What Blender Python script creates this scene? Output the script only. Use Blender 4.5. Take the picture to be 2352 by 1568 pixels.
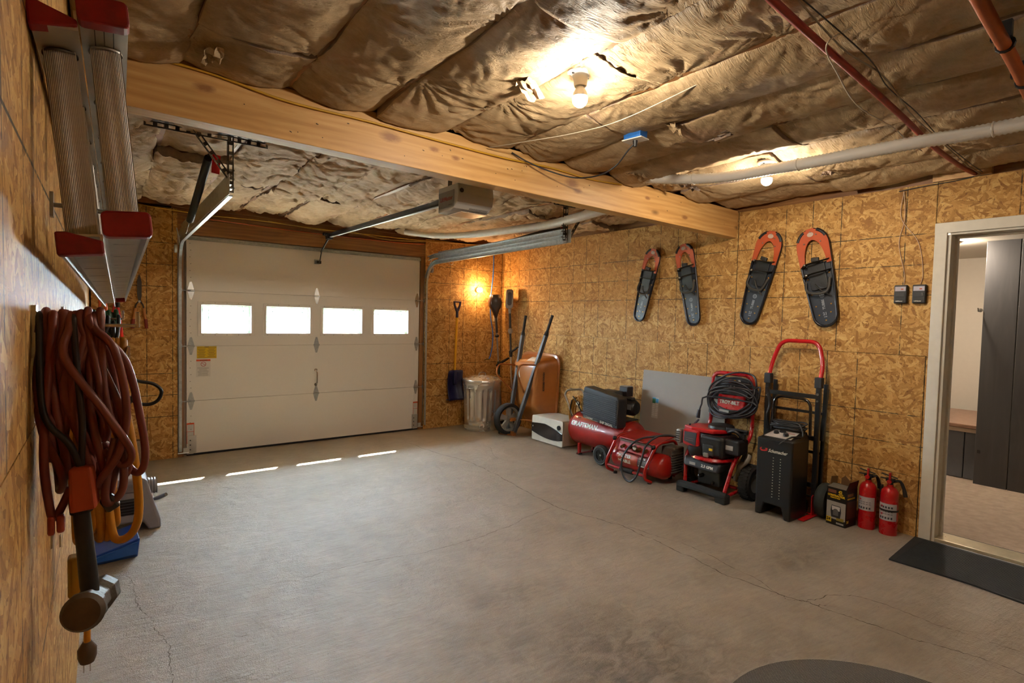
import bpy, math, random
import numpy as np
from mathutils import Vector, Matrix, Euler
EXPOSURE, SKY, SUN = 0.45, 112.0, 220.0
BE1, BE2, BE3, BE_FILL = 1000, 920, 600, 330
BEYOND = 1150
for o in list(bpy.data.objects): bpy.data.objects.remove(o)
scn = bpy.context.scene
COL = scn.collection
PI = math.pi
R = math.radians

# ------------------------------------------------------------ camera
cam = bpy.data.cameras.new('camera')
cam.sensor_width = 36.0
cam.lens = 36.0 * 1243.24 / 2352.0
cam.clip_start = 0.02
camo = bpy.data.objects.new('camera', cam)
COL.objects.link(camo)
scn.camera = camo
_y, _p, _r = .6493, -.0422, .0238
_f = Vector((math.sin(_y)*math.cos(_p), math.cos(_y)*math.cos(_p), math.sin(_p)))
_rt = Vector((math.cos(_y), -math.sin(_y), 0))
_u = _rt.cross(_f)
_r2 = _rt*math.cos(_r) + _u*math.sin(_r)
_u2 = -_rt*math.sin(_r) + _u*math.cos(_r)
mm = Matrix((( _r2.x, _u2.x, -_f.x, -4.3608), (_r2.y, _u2.y, -_f.y, -5.9968), (_r2.z, _u2.z, -_f.z, 1.4046), (0, 0, 0, 1)))
camo.matrix_world = mm

# ------------------------------------------------------------ exposure, world, sun
scn.view_settings.view_transform = 'Standard'
scn.view_settings.look = 'None'
scn.view_settings.gamma = 1.0
scn.view_settings.use_curve_mapping = False
scn.view_settings.exposure = EXPOSURE
w = bpy.data.worlds.new('sky'); scn.world = w; w.use_nodes = True
bg = w.node_tree.nodes['Background']
bg.inputs[0].default_value = (.72, .84, 1.0, 1)
bg.inputs[1].default_value = SKY
sun = bpy.data.lights.new('sun', 'SUN'); sun.energy = SUN; sun.angle = R(.6); sun.color = (1, .95, .86)
so = bpy.data.objects.new('sun', sun); COL.objects.link(so)
so.rotation_euler = Vector((-.41, -.71, -1)).to_track_quat('-Z', 'Y').to_euler()
so.location = (0, 6, 6)

# ------------------------------------------------------------ helpers
def s2l(c):
    return c/12.92 if c <= .04045 else ((c+.055)/1.055)**2.4
def C3(c):
    if isinstance(c, str):
        c = [int(c[i:i+2], 16)/255 for i in (0, 2, 4)]
        c = [s2l(x) for x in c]
    return (c[0], c[1], c[2], 1)

STUFF = {'rivet', 'brass_rivet', 'stile_hole', 'frame_screw', 'bolt', 'label_print', 'small_print', 'vent_slot', 'tread_block', 'keypad_print', 'screw', 'nail_head', 'cooling_grille', 'grille_bar', 'guard_slot', 'white_print'}
class MB:
    """collects geometry in local coordinates"""
    def __init__(s): s.v = []; s.f = []; s.m = []; s.cur = 0
    def add(s, vs, fs):
        n = len(s.v); s.v += [tuple(v) for v in vs]
        s.f += [tuple(i+n for i in f) for f in fs]; s.m += [s.cur]*len(fs)
        return s
    def box(s, c, d, rot=None):
        vs = [Vector((x*d[0]/2, y*d[1]/2, z*d[2]/2)) for x in (-1, 1) for y in (-1, 1) for z in (-1, 1)]
        if rot:
            q = Euler(rot).to_matrix(); vs = [q @ v for v in vs]
        c = Vector(c); vs = [v+c for v in vs]
        return s.add(vs, [(0, 1, 3, 2), (4, 6, 7, 5), (0, 4, 5, 1), (2, 3, 7, 6), (0, 2, 6, 4), (1, 5, 7, 3)])
    def hexa(s, vs):   # 4 bottom (ccw from above), 4 top
        return s.add(vs, [(3, 2, 1, 0), (4, 5, 6, 7), (0, 1, 5, 4), (1, 2, 6, 5), (2, 3, 7, 6), (3, 0, 4, 7)])
    def bar(s, a, b, w, h, up=(0, 0, 1)):
        a = Vector(a); b = Vector(b); d = (b-a).normalized(); up = Vector(up)
        x = d.cross(up)
        if x.length < 1e-4: x = d.cross(Vector((1, 0, 0)))
        x.normalize(); z = x.cross(d)
        vs = [p+x*(w/2*i)+z*(h/2*j) for p in (a, b) for i, j in ((-1, -1), (1, -1), (1, 1), (-1, 1))]
        return s.add(vs, [(0, 1, 2, 3), (7, 6, 5, 4), (0, 4, 5, 1), (1, 5, 6, 2), (2, 6, 7, 3), (3, 7, 4, 0)])
    def rings(s, rs, closed=False, cap=True):
        n = len(rs[0]); vs = [p for r in rs for p in r]; fs = []
        k = len(rs)
        for i in range(k if closed else k-1):
            a = i*n; b = ((i+1) % k)*n
            for j in range(n):
                fs.append((a+j, a+(j+1) % n, b+(j+1) % n, b+j))
        if cap and not closed:
            fs.append(tuple(reversed(range(n)))); fs.append(tuple(range((k-1)*n, k*n)))
        return s.add(vs, fs)
    def cyl(s, a, b, r0, r1=None, n=20, cap=True):
        r1 = r0 if r1 is None else r1
        return s.lath([(r0, 0), (r1, (Vector(b)-Vector(a)).length)], a, Vector(b)-Vector(a), n, cap)
    def lath(s, prof, o=(0, 0, 0), ax=(0, 0, 1), n=24, cap=True):
        o = Vector(o); q = Vector((0, 0, 1)).rotation_difference(Vector(ax).normalized())
        rs = [[o + q @ Vector((r*math.cos(2*PI*j/n), r*math.sin(2*PI*j/n), z)) for j in range(n)] for r, z in prof]
        return s.rings(rs, False, cap)
    def ball(s, c, r, n=16, sc=(1, 1, 1)):
        c = Vector(c); m = max(6, n//2)
        rs = []
        for i in range(m+1):
            t = PI*i/m; rr = max(math.sin(t), 1e-3)
            rs.append([c+Vector((r*rr*math.cos(2*PI*j/n)*sc[0], r*rr*math.sin(2*PI*j/n)*sc[1], -r*math.cos(t)*sc[2])) for j in range(n)])
        return s.rings(rs)
    def tube(s, pts, r, n=8, closed=False, sm=0, flat=None):
        pts = [Vector(p) for p in pts]
        if sm: pts = smooth(pts, sm, closed)
        k = len(pts); rs = []
        prev = None
        for i, p in enumerate(pts):
            a = pts[i-1] if (i or closed) else pts[i]
            b = pts[(i+1) % k] if (i < k-1 or closed) else pts[i]
            d = (b-a)
            if d.length < 1e-7: d = Vector((0, 0, 1))
            d.normalize()
            if prev is None:
                x = d.cross(Vector((0, 0, 1)))
                if x.length < .05: x = d.cross(Vector((1, 0, 0)))
            else:
                x = prev - d*prev.dot(d)
                if x.length < 1e-4: x = d.cross(Vector((.3, 1, .2)))
            x.normalize(); prev = x; y = d.cross(x)
            rr = r[min(i*len(r)//k, len(r)-1)] if isinstance(r, (list, tuple)) else r
            ry = rr*(flat or 1)
            rs.append([p + x*(rr*math.cos(2*PI*j/n)) + y*(ry*math.sin(2*PI*j/n)) for j in range(n)])
        return s.rings(rs, closed)
    def prism(s, poly, o, u, v, w):   # outline in (u,v), extruded by vector w
        o = Vector(o); u = Vector(u); v = Vector(v); w = Vector(w)
        a = [o+u*x+v*y for x, y in poly]; b = [p+w for p in a]; n = len(poly)
        fs = [tuple(range(n)) if u.cross(v).dot(w) < 0 else tuple(reversed(range(n)))]
        fs.append(tuple(i+n for i in reversed(fs[0])))
        fs += [(i, (i+1) % n, (i+1) % n+n, i+n) for i in range(n)]
        return s.add(a+b, fs)
    def ring(s, outer, inner, o, u, v, w):  # frame between two outlines with equal counts
        o = Vector(o); u = Vector(u); v = Vector(v); w = Vector(w); n = len(outer)
        A = [o+u*x+v*y for x, y in outer]; B = [o+u*x+v*y for x, y in inner]
        return s.rings([A, B, [p+w for p in B], [p+w for p in A]], closed=True)
    def build(s, name, mat, parent=None, sm=None, bev=0, seg=2, label=None, kind=None):
        me = bpy.data.meshes.new(name); me.from_pydata(s.v, [], s.f)
        mats = mat if isinstance(mat, (list, tuple)) else [mat]
        for m_ in mats: me.materials.append(m_)
        if len(mats) > 1: me.polygons.foreach_set('material_index', s.m)
        me.update()
        if 1:
            import bmesh
            bm = bmesh.new(); bm.from_mesh(me); bmesh.ops.recalc_face_normals(bm, faces=bm.faces); bm.to_mesh(me); bm.free()
        if sm is not None:
            me.polygons.foreach_set('use_smooth', [True]*len(me.polygons))
            me.set_sharp_from_angle(angle=R(sm))
        o = bpy.data.objects.new(name, me); COL.objects.link(o)
        if parent: o.parent = parent
        if bev:
            b = o.modifiers.new('b', 'BEVEL'); b.width = bev; b.segments = seg; b.limit_method = 'ANGLE'; b.angle_limit = R(40)
        if label: o['label'] = label
        if kind or name in STUFF: o['kind'] = kind or 'stuff'
        return o

def smooth(pts, k, closed=False):
    n = len(pts); out = []
    rng = range(n) if closed else range(n-1)
    for i in rng:
        p1 = pts[i]; p2 = pts[(i+1) % n]
        p0 = pts[i-1] if (i or closed) else p1
        p3 = pts[(i+2) % n] if (i+2 < n or closed) else p2
        for j in range(k):
            t = j/k
            out.append(.5*((2*p1)+(p2-p0)*t+(2*p0-5*p1+4*p2-p3)*t*t+(3*p1-p0-3*p2+p3)*t**3))
    if not closed: out.append(pts[-1])
    return out
def arcpath(pts, r, k=5):
    """polyline with rounded corners"""
    pts = [Vector(p) for p in pts]; out = [pts[0]]
    for i in range(1, len(pts)-1):
        p = pts[i]; a = pts[i-1]-p; b = pts[i+1]-p
        rr = min(r, a.length*.49, b.length*.49)
        A = p+a.normalized()*rr; B = p+b.normalized()*rr
        for j in range(k+1):
            t = j/k; out.append(A*(1-t)**2+p*2*t*(1-t)+B*t*t)
    out.append(pts[-1]); return out
def rrect(w, h, r, k=4, cx=0, cy=0):
    o = []
    for sx, sy, a0 in ((1, 1, 0), (-1, 1, 90), (-1, -1, 180), (1, -1, 270)):
        for j in range(k+1):
            a = R(a0+90*j/k); o.append((cx+sx*(w/2-r)+r*math.cos(a), cy+sy*(h/2-r)+r*math.sin(a)))
    return o
def circ(r, n=24, cx=0, cy=0, sx=1, sy=1): return [(cx+r*sx*math.cos(2*PI*i/n), cy+r*sy*math.sin(2*PI*i/n)) for i in range(n)]

def thing(name, label, cat, loc=(0, 0, 0), rot=(0, 0, 0), group=None, kind=None):
    o = bpy.data.objects.new(name, None); COL.objects.link(o); o.empty_display_size = .05
    o.location = loc; o.rotation_euler = rot if isinstance(rot, (tuple, list)) else (0, 0, rot)
    if label: o['label'] = label
    if cat: o['category'] = cat
    if group: o['group'] = group
    if kind: o['kind'] = kind
    return o
def tag(o, label, cat, group=None):
    o['label'] = label; o['category'] = cat
    if group: o['group'] = group
    return o
WR = -PI/2   # frame of things along the right wall: local x = towards the camera, local -y = into the room

def text(s, size, o, u, v, mat, parent, name='lettering', depth=.0008, align='LEFT', bold=0, sx=1, shear=0):
    cu = bpy.data.curves.new('t', 'FONT'); cu.body = s; cu.size = size; cu.extrude = depth; cu.align_x = align
    cu.resolution_u = 2; cu.offset = bold; cu.shear = shear
    to = bpy.data.objects.new('t', cu); COL.objects.link(to)
    dg = bpy.context.evaluated_depsgraph_get()
    me = bpy.data.meshes.new_from_object(to.evaluated_get(dg))
    bpy.data.objects.remove(to)
    u = Vector(u).normalized(); v = Vector(v).normalized(); w_ = u.cross(v)
    M_ = Matrix(((u.x*sx, v.x, w_.x, o[0]), (u.y*sx, v.y, w_.y, o[1]), (u.z*sx, v.z, w_.z, o[2]), (0, 0, 0, 1)))
    me.transform(M_); me.materials.clear(); me.materials.append(mat); me.name = name
    ob = bpy.data.objects.new(name, me); COL.objects.link(ob); ob.parent = parent
    return ob

# ------------------------------------------------------------ materials
class NT:
    def __init__(s, name):
        s.m = bpy.data.materials.new(name); s.m.use_nodes = True; s.t = s.m.node_tree
        s.b = s.t.nodes['Principled BSDF']
    def link(s, a, b): s.t.links.new(a, b)
    def n(s, ty, **kw):
        nd = s.t.nodes.new(ty)
        for k, v in kw.items():
            if k[0] == '_': setattr(nd, k[1:], v)
            else:
                i = nd.inputs[int(k[1:])] if k[0] == 'i' and k[1:].isdigit() else nd.inputs[k]
                if hasattr(v, 'is_output') or isinstance(v, bpy.types.NodeSocket): s.link(v, i)
                else: i.default_value = v
        return nd
    def ma(s, op, a, b=0.0, c=None, clamp=False):
        nd = s.t.nodes.new('ShaderNodeMath'); nd.operation = op; nd.use_clamp = clamp
        for i, x in enumerate((a, b, c)):
            if x is None: continue
            if isinstance(x, bpy.types.NodeSocket): s.link(x, nd.inputs[i])
            else: nd.inputs[i].default_value = x
        return nd.outputs[0]
    def mix(s, f, a, b, mode='MIX'):
        nd = s.t.nodes.new('ShaderNodeMix'); nd.data_type = 'RGBA'; nd.blend_type = mode
        for i, x in ((0, f), (6, a), (7, b)):
            if isinstance(x, bpy.types.NodeSocket): s.link(x, nd.inputs[i])
            elif i == 0: nd.inputs[0].default_value = x
            else: nd.inputs[i].default_value = C3(x)
        return nd.outputs[2]
    def ramp(s, f, stops, interp='LINEAR'):
        nd = s.t.nodes.new('ShaderNodeValToRGB'); cr = nd.color_ramp; cr.interpolation = interp
        while len(cr.elements) < len(stops): cr.elements.new(.5)
        for e, (p, c) in zip(cr.elements, stops): e.position = p; e.color = C3(c)
        s.link(f, nd.inputs[0]); return nd.outputs[0]
    def obj(s): return s.n('ShaderNodeTexCoord').outputs['Object']
    def map(s, vec, sc=(1, 1, 1), rot=(0, 0, 0), loc=(0, 0, 0)):
        return s.n('ShaderNodeMapping', Vector=vec, Scale=sc, Rotation=rot, Location=loc).outputs[0]
    def noise(s, vec, sc, det=3, rough=.5, dist=0, out=0):
        return s.n('ShaderNodeTexNoise', Vector=vec, Scale=sc, Detail=det, Roughness=rough, Distortion=dist).outputs[out]
    def bump(s, h, st=.3, d=.01, normal=None):
        nd = s.n('ShaderNodeBump', Height=h, Strength=st, Distance=d)
        if normal: s.link(normal, nd.inputs['Normal'])
        s.link(nd.outputs[0], s.b.inputs['Normal']); return nd.outputs[0]
    def fin(s, col=None, rough=.5, metal=0, spec=.5, coat=0):
        if col is not None:
            if isinstance(col, bpy.types.NodeSocket): s.link(col, s.b.inputs['Base Color'])
            else: s.b.inputs['Base Color'].default_value = C3(col)
        if isinstance(rough, bpy.types.NodeSocket): s.link(rough, s.b.inputs['Roughness'])
        else: s.b.inputs['Roughness'].default_value = rough
        s.b.inputs['Metallic'].default_value = metal
        s.b.inputs['Specular IOR Level'].default_value = spec
        s.b.inputs['Coat Weight'].default_value = coat
        return s.m
_mc = {}
def mat(col, rough=.5, metal=0, var=.12, bump=.0, sc=20, coat=0, spec=.5, dirt=None):
    key = (col, rough, metal, var, bump, sc, coat, dirt)
    if key in _mc: return _mc[key]
    t = NT('m_'+str(col)); o = t.obj()
    nz = t.noise(o, sc, 4, .6)
    a = t.mix(t.ma('MULTIPLY', t.ma('SUBTRACT', nz, .3, clamp=True), 2*var), col, '000000')
    if dirt: a = t.mix(t.ma('MULTIPLY', t.ramp(t.noise(o, 9, 5, .7), [(.45, '000000'), (.7, 'ffffff')]), .6), a, dirt)
    if bump: t.bump(t.noise(o, sc*4, 3), bump, .004)
    rr = t.ma('ADD', rough-.06, t.ma('MULTIPLY', nz, .12))
    _mc[key] = t.fin(a, rr, metal, spec, coat); return _mc[key]
def glow(col, st):
    t = NT('glow'); t.b.inputs['Base Color'].default_value = C3(col)
    t.b.inputs['Emission Color'].default_value = C3(col); t.b.inputs['Emission Strength'].default_value = st
    return t.m

def osb_mat():
    t = NT('osb'); o = t.obj()
    sp = t.n('ShaderNodeSeparateXYZ', Vector=o); U, V = sp.outputs[0], sp.outputs[2]
    rnd = t.n('ShaderNodeObjectInfo').outputs['Random']
    u2 = t.ma('ADD', U, t.ma('MULTIPLY', rnd, 37.3)); v2 = t.ma('ADD', V, t.ma('MULTIPLY', rnd, 91.7))
    vec = t.n('ShaderNodeCombineXYZ', X=u2, Y=v2).outputs[0]
    wob = t.noise(vec, 9, 2, .5, out=1)
    vec = t.n('ShaderNodeVectorMath', _operation='ADD', i0=vec, i1=t.map(wob, (.035, .035, 0))).outputs[0]
    pri = shade = grain = None
    for i, (th, s1, s2) in enumerate([(8, 13, 52), (52, 12, 60), (-38, 15, 48), (84, 14, 56), (-68, 18, 66), (28, 22, 70), (-15, 10, 44)]):
        p = t.map(vec, (s1, s2, 1), (0, 0, R(th)), (i*3.7, i*5.1, 0))
        # rotate first, then scale: chain the two mappings
        q = t.map(t.map(vec, (1, 1, 1), (0, 0, R(th)), (i*.37, i*.51, 0)), (s1, s2, 1))
        vo = t.n('ShaderNodeTexVoronoi', _voronoi_dimensions='2D', Vector=q, Scale=1.0, Randomness=1.0)
        cs = t.n('ShaderNodeSeparateColor', Color=vo.outputs['Color'])
        a, b = cs.outputs[0], cs.outputs[1]
        g = t.noise(t.map(q, (.55, 7, 1)), 1.0, 3, .7)
        if pri is None: pri, shade, grain = a, b, g
        else:
            gt = t.ma('GREATER_THAN', a, pri)
            def sel(x, y): return t.ma('ADD', t.ma('MULTIPLY', x, gt), t.ma('MULTIPLY', y, t.ma('SUBTRACT', 1.0, gt)))
            shade = sel(b, shade); grain = sel(g, grain); pri = t.ma('MAXIMUM', a, pri)
    sh = t.ma('ADD', t.ma('MULTIPLY', shade, .62), t.ma('MULTIPLY', grain, .46))
    col = t.ramp(sh, [(.12, '64431e'), (.28, '8f6632'), (.46, 'a97f44'), (.64, 'b98f50'), (.84, 'cda766'), (1, 'e4c88c')])
    big = t.noise(vec, 1.3, 2)
    col = t.mix(t.ma('MULTIPLY', big, .35), col, 'b07c45')
    fine = t.noise(vec, 70, 2, .7)
    col = t.mix(t.ma('MULTIPLY', t.ramp(fine, [(.57, '000000'), (.70, 'ffffff')]), .8), col, '6a4626')
    # printed nailing lines
    IN = .0254
    def near(x, c, wd): return t.ma('LESS_THAN', t.ma('ABSOLUTE', t.ma('SUBTRACT', x, c)), wd)
    um = t.ma('MODULO', t.ma('ADD', U, 48*IN*10), 48*IN)
    ln = None
    for c in (0, 16*IN, 24*IN, 32*IN, 48*IN):
        k = near(um, c, .0030); ln = k if ln is None else t.ma('MAXIMUM', ln, k)
    for c in (16*IN, 24*IN, 32*IN):
        ln = t.ma('MAXIMUM', ln, near(V, c, .0030))
    brk = t.ramp(t.noise(vec, 14, 3, .6), [(.36, '333333'), (.5, 'ffffff')])
    ln = t.ma('MULTIPLY', t.ma('MULTIPLY', ln, brk), .88)
    col = t.mix(ln, col, '1c2420')
    t.bump(t.ma('ADD', shade, t.ma('MULTIPLY', grain, .8)), .35, .0025)
    return t.fin(col, t.ma('ADD', .52, t.ma('MULTIPLY', grain, .25)), 0, .25)

def concrete_mat(stain=True):
    t = NT('concrete'); o = t.obj()
    w1 = t.noise(o, 1.1, 3, .55, 0.0)
    w2 = t.noise(o, 6.5, 6, .62, .6)
    brm = t.noise(t.map(t.map(o, (1, 1, 1), (0, 0, R(6))), (8, 58, 1)), 1, 5, .68, .9)
    brm2 = t.noise(t.map(t.map(o, (1, 1, 1), (0, 0, R(-9))), (3.5, 22, 1)), 1, 4, .6, 1.4)
    pit = t.noise(o, 60, 3, .7)
    k = t.ma('ADD', t.ma('MULTIPLY', w1, .5), t.ma('MULTIPLY', w2, .5))
    col = t.ramp(k, [(.28, '7d6f5e'), (.45, '988a78'), (.6, 'a89b8a'), (.78, 'b6ab9c')])
    col = t.mix(t.ma('MULTIPLY', t.ramp(brm, [(.35, 'ffffff'), (.55, '000000')]), .28), col, '6f6353')
    gr = t.noise(o, 170, 2, .8)
    col = t.mix(t.ramp(gr, [(.35, '3a3a3a'), (.5, '000000')]), col, '5e5448')
    col = t.mix(t.ramp(gr, [(.55, '000000'), (.7, '404040')]), col, 'd8d0c4')
    col = t.mix(t.ma('MULTIPLY', t.ramp(pit, [(.66, '000000'), (.74, 'ffffff')]), .5), col, '4d4438')
    if stain:
        sp = t.n('ShaderNodeSeparateXYZ', Vector=o)
        msk = None
        for (x, y, rx, ry, a) in [(-2.62, -4.62, .42, .36, 1.1), (-2.70, -3.86, .25, .12, .5), (-1.0, -4.5, .34, .12, .75), (-1.55, -4.3, .35, .12, .45), (-2.3, -4.9, .5, .2, .5), (-1.9, -1.6, .5, .3, .25), (-3.2, -1.0, .5, .2, .12), (-2.95,-4.25,.3,.25,.5)]:
            dx = t.ma('DIVIDE', t.ma('SUBTRACT', sp.outputs[0], x), rx); dy = t.ma('DIVIDE', t.ma('SUBTRACT', sp.outputs[1], y), ry)
            e = t.ma('MULTIPLY', t.ma('POWER', 2.718, t.ma('MULTIPLY', -1.0, t.ma('ADD', t.ma('MULTIPLY', dx, dx), t.ma('MULTIPLY', dy, dy)))), a)
            msk = e if msk is None else t.ma('MAXIMUM', msk, e)
        blot = t.noise(t.map(o, (1, 1.6, 1), (0, 0, R(-30))), 9, 7, .68, 1.0)
        f = t.ma('MULTIPLY', msk, t.ramp(blot, [(.40, '000000'), (.60, 'ffffff')]), clamp=True)
        col = t.mix(t.ma('MULTIPLY', f, .75), col, '3c3426')
        f2 = t.ma('MULTIPLY', msk, .28, clamp=True); col = t.mix(f2, col, '5c4c34')
        oil = t.ramp(t.noise(o, 2.3, 5, .62, .8), [(.60, '000000'), (.78, 'ffffff')])
        col = t.mix(t.ma('MULTIPLY', oil, .35), col, '6a5b46')
    h = t.ma('ADD', t.ma('ADD', t.ma('MULTIPLY', brm, .55), t.ma('MULTIPLY', brm2, .5)), t.ma('ADD', t.ma('MULTIPLY', w2, .9), t.ma('MULTIPLY', pit, .25)))
    chip = t.n('ShaderNodeTexVoronoi', Vector=t.map(o, (4, 9, 1)), Scale=1.6).outputs[0]
    col = t.mix(t.ma('MULTIPLY', t.ramp(t.ma('ADD', chip, t.ma('MULTIPLY', w2, .12)), [(.075, 'ffffff'), (.10, '000000')]), .75), col, '3a3128')
    t.bump(t.ma('ADD', h, t.ma('MULTIPLY', gr, .3)), 1.0, .015)
    return t.fin(col, t.ma('ADD', .24, t.ma('MULTIPLY', w2, .22)), 0, .7)

def wood_mat(c1, c2, c3, sc=1.0, rough=.5, ax=0, knots=()):
    t = NT('wood'); o = t.obj()
    r = [1.2, 1.2, 1.2]; st = [9, 9, 9]; st[ax] = .9
    m = t.map(o, tuple(x*sc for x in st))
    d = t.noise(m, 1.0, 5, .6, 2.2)
    wv = t.n('ShaderNodeTexWave', _wave_type='BANDS', _bands_direction='Z' if ax != 2 else 'X', Vector=t.map(o, tuple((1.0 if i != ax else .12) for i in range(3))), Scale=9.0*sc, Distortion=7.0, Detail=3.0, **{'Detail Scale': 1.2}).outputs[1]
    k = t.ma('ADD', t.ma('MULTIPLY', d, .86), t.ma('MULTIPLY', wv, .14))
    col = t.ramp(k, [(.25, c1), (.5, c2), (.75, c3)])
    kn = t.n('ShaderNodeTexVoronoi', Vector=t.map(o, tuple((4.5 if i != ax else 1.7) for i in range(3))), Scale=1.0).outputs[0]
    col = t.mix(t.ma('MULTIPLY', t.ramp(kn, [(.03, 'ffffff'), (.10, '000000')]), .7), col, '4a2c14')
    if knots:
        sp = t.n('ShaderNodeSeparateXYZ', Vector=o); ms = None
        for (x, z, r) in knots:
            dx = t.ma('DIVIDE', t.ma('SUBTRACT', sp.outputs[0], x), r*2.2); dz = t.ma('DIVIDE', t.ma('SUBTRACT', sp.outputs[2], z), r)
            e = t.ma('POWER', 2.718, t.ma('MULTIPLY', -1.0, t.ma('ADD', t.ma('MULTIPLY', dx, dx), t.ma('MULTIPLY', dz, dz))))
            ms = e if ms is None else t.ma('MAXIMUM', ms, e)
        ms2 = t.ma('MULTIPLY', ms, t.ma('ADD', .1, t.noise(t.map(o, (9, 30, 30)), 1.6, 5, .7, 1.5)))
        col = t.mix(t.ramp(ms2, [(.16, '000000'), (.5, 'ffffff')]), col, '8d6038')
    t.bump(d, .15, .002)
    return t.fin(col, rough)

def paper_mat(light=False):
    t = NT('kraft_paper'); o = t.obj()
    a = t.noise(o, 2.2, 4, .6); b = t.noise(o, 26, 5, .7, .5)
    c = ('8f7756', 'ae9470', 'c4ac88') if not light else ('a0835f', 'c0a17c', 'd4b892')
    col = t.ramp(t.ma('ADD', t.ma('MULTIPLY', a, .7), t.ma('MULTIPLY', b, .3)), [(.35, c[0]), (.52, c[1]), (.68, c[2])])
    pk = t.ramp(t.noise(o, 3.4, 3, .5, .3), [(.62, '000000'), (.74, 'ffffff')])
    col = t.mix(t.ma('MULTIPLY', pk, .25), col, 'b47c6c')
    cr = t.noise(t.map(o, (7, 38, 5), (0, 0, R(25))), 1.2, 4, .7, 2.5)
    h = t.ma('ADD', t.ma('MULTIPLY', b, .5), t.ma('MULTIPLY', cr, .8))
    t.bump(h, .8, .012 if not light else .02)
    return t.fin(col, .62, 0, .35)

def diamond_metal(c='b4b8ba', r=.38, mt=.75):
    t = NT('galvanised'); o = t.obj()
    v = t.n('ShaderNodeTexVoronoi', Vector=o, Scale=45.0).outputs[1]
    g = t.n('ShaderNodeSeparateColor', Color=v).outputs[0]
    col = t.mix(t.ma('MULTIPLY', g, .3), c, '60666a')
    nz = t.noise(o, 12, 4, .6)
    return t.fin(col, t.ma('ADD', r-.12, t.ma('MULTIPLY', nz, .3)), mt)
OSB = osb_mat(); CONC = concrete_mat(); PAPER = paper_mat(); PAPER2 = paper_mat(True)
PINE = wood_mat('b4854f', 'c79a63', 'd4ad78'); PINED = wood_mat('6b4526', '86592f', '9c6e3e')
PINEY = wood_mat('6b4526', '86592f', '9c6e3e', ax=1); PINEZ = wood_mat('6b4526', '86592f', '9c6e3e', ax=2)
PALE = wood_mat('9c8a70', 'b3a187', 'c8b89e')
WHITE = mat('d9d7d0', .45, var=.05); TRIMW = mat('d0cbbe', .5, var=.1)
DOORW = mat('e6e4e0', .42, var=.03, bump=.05, sc=60)
BLACK = mat('141416', .45); BLACKR = mat('1b1b1c', .75, bump=.2); DKGREY = mat('3a3d42', .55)
STEEL = mat('a9abad', .3, 1, var=.2); STEELB = mat('c4c4c2', .25, 1, var=.15)
GALV = diamond_metal(); GALVD = diamond_metal('6f6a62', .45)
ALU = mat('cac8c4', .42, .55, var=.25, bump=.1, sc=8)
RED = mat('b01216', .35, coat=.3); REDD = mat('8e0e10', .5, dirt='3a0c0a')
PINK = mat('8a7565', .95, var=.3, bump=.8, sc=30)
XL, YB = -4.445, -7.6
WT = 2.36

def osb_wall(name, o, rot, length, rects, label=None):
    """wall in its own frame: local x along, z up, room side at local y = 0; rects = sheets (x0,x1,z0,z1, kx, kz) with sheet origin"""
    root = thing(name, label, None, o, (0, 0, rot), kind='structure')
    for (x0, x1, z0, z1, ox, oz) in rects:
        g = .0014
        mb = MB()
        a0, a1, b0, b1 = x0-ox+g, x1-ox-g, z0-oz+g, z1-oz-g
        mb.box(((a0+a1)/2, .0055, (b0+b1)/2), (a1-a0, .011, b1-b0))
        p = mb.build('osb_panel', OSB, root)
        p.location = (ox, 0, oz)
    return root
S96, S48 = 2.4384, 1.2192
def cut(x0, x1, z0, z1, seam, zs, holes=()):
    """split a run of wall into sheets with vertical seams at seam + k*96in"""
    out = []
    k = math.floor((x0-seam)/S96)
    xs = []
    a = seam+k*S96
    while a < x1:
        s0, s1 = max(a, x0), min(a+S96, x1)
        if s1-s0 > .01: out.append((s0, s1, z0, z1, a, zs))
        a += S96
    return out
# right wall: frame rot -90: local x = -y world, local y = +x world
DR0, DR1, DRH = 4.815, 5.80, 2.09      # doorway in the right wall (distance from the corner) outer trim
rects = cut(0, DR0, 0, S48, -.077, 0) + cut(0, DR0, S48, WT, .991, S48)
rects += cut(DR0, DR1, DRH, WT, DR0, S48) + cut(DR1, 7.6, 0, S48, DR1, 0) + cut(DR1, 7.6, S48, WT, DR1, S48)
wr = osb_wall('wall_right', (0, 0, 0), WR, 7.6, rects)
# back (garage-door) wall: local x = world x, local y = world y
DX0, DX1 = -3.787, -1.175
rects = cut(XL, DX0, 0, S48, -4.03-.4064-.0, 0) + cut(XL, DX0, S48, WT, -4.03-.4064, S48)
rects += cut(DX1, 0, 0, S48, DX1-.05, 0) + cut(DX1, 0, S48, WT, DX1-.05, S48)
wb = osb_wall('wall_back', (0, 0, 0), 0, 4.4, rects)
# left wall rot +90: local x = +y world, local y = -x world
rects = cut(-7.6, 0, 0, S48, -6.7, 0) + cut(-7.6, 0, S48, 2.44, -5.6, S48)
wl = osb_wall('wall_left', (XL, 0, 0), PI/2, 7.6, rects)
rects = cut(XL, 0, 0, S48, XL, 0) + cut(XL, 0, S48, 2.44, XL+1, S48)
wn = osb_wall('wall_near', (0, YB, 0), PI, 4.4, [(-x1, -x0, a, b, -x1, d) for (x0, x1, a, b, c, d) in rects])

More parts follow.
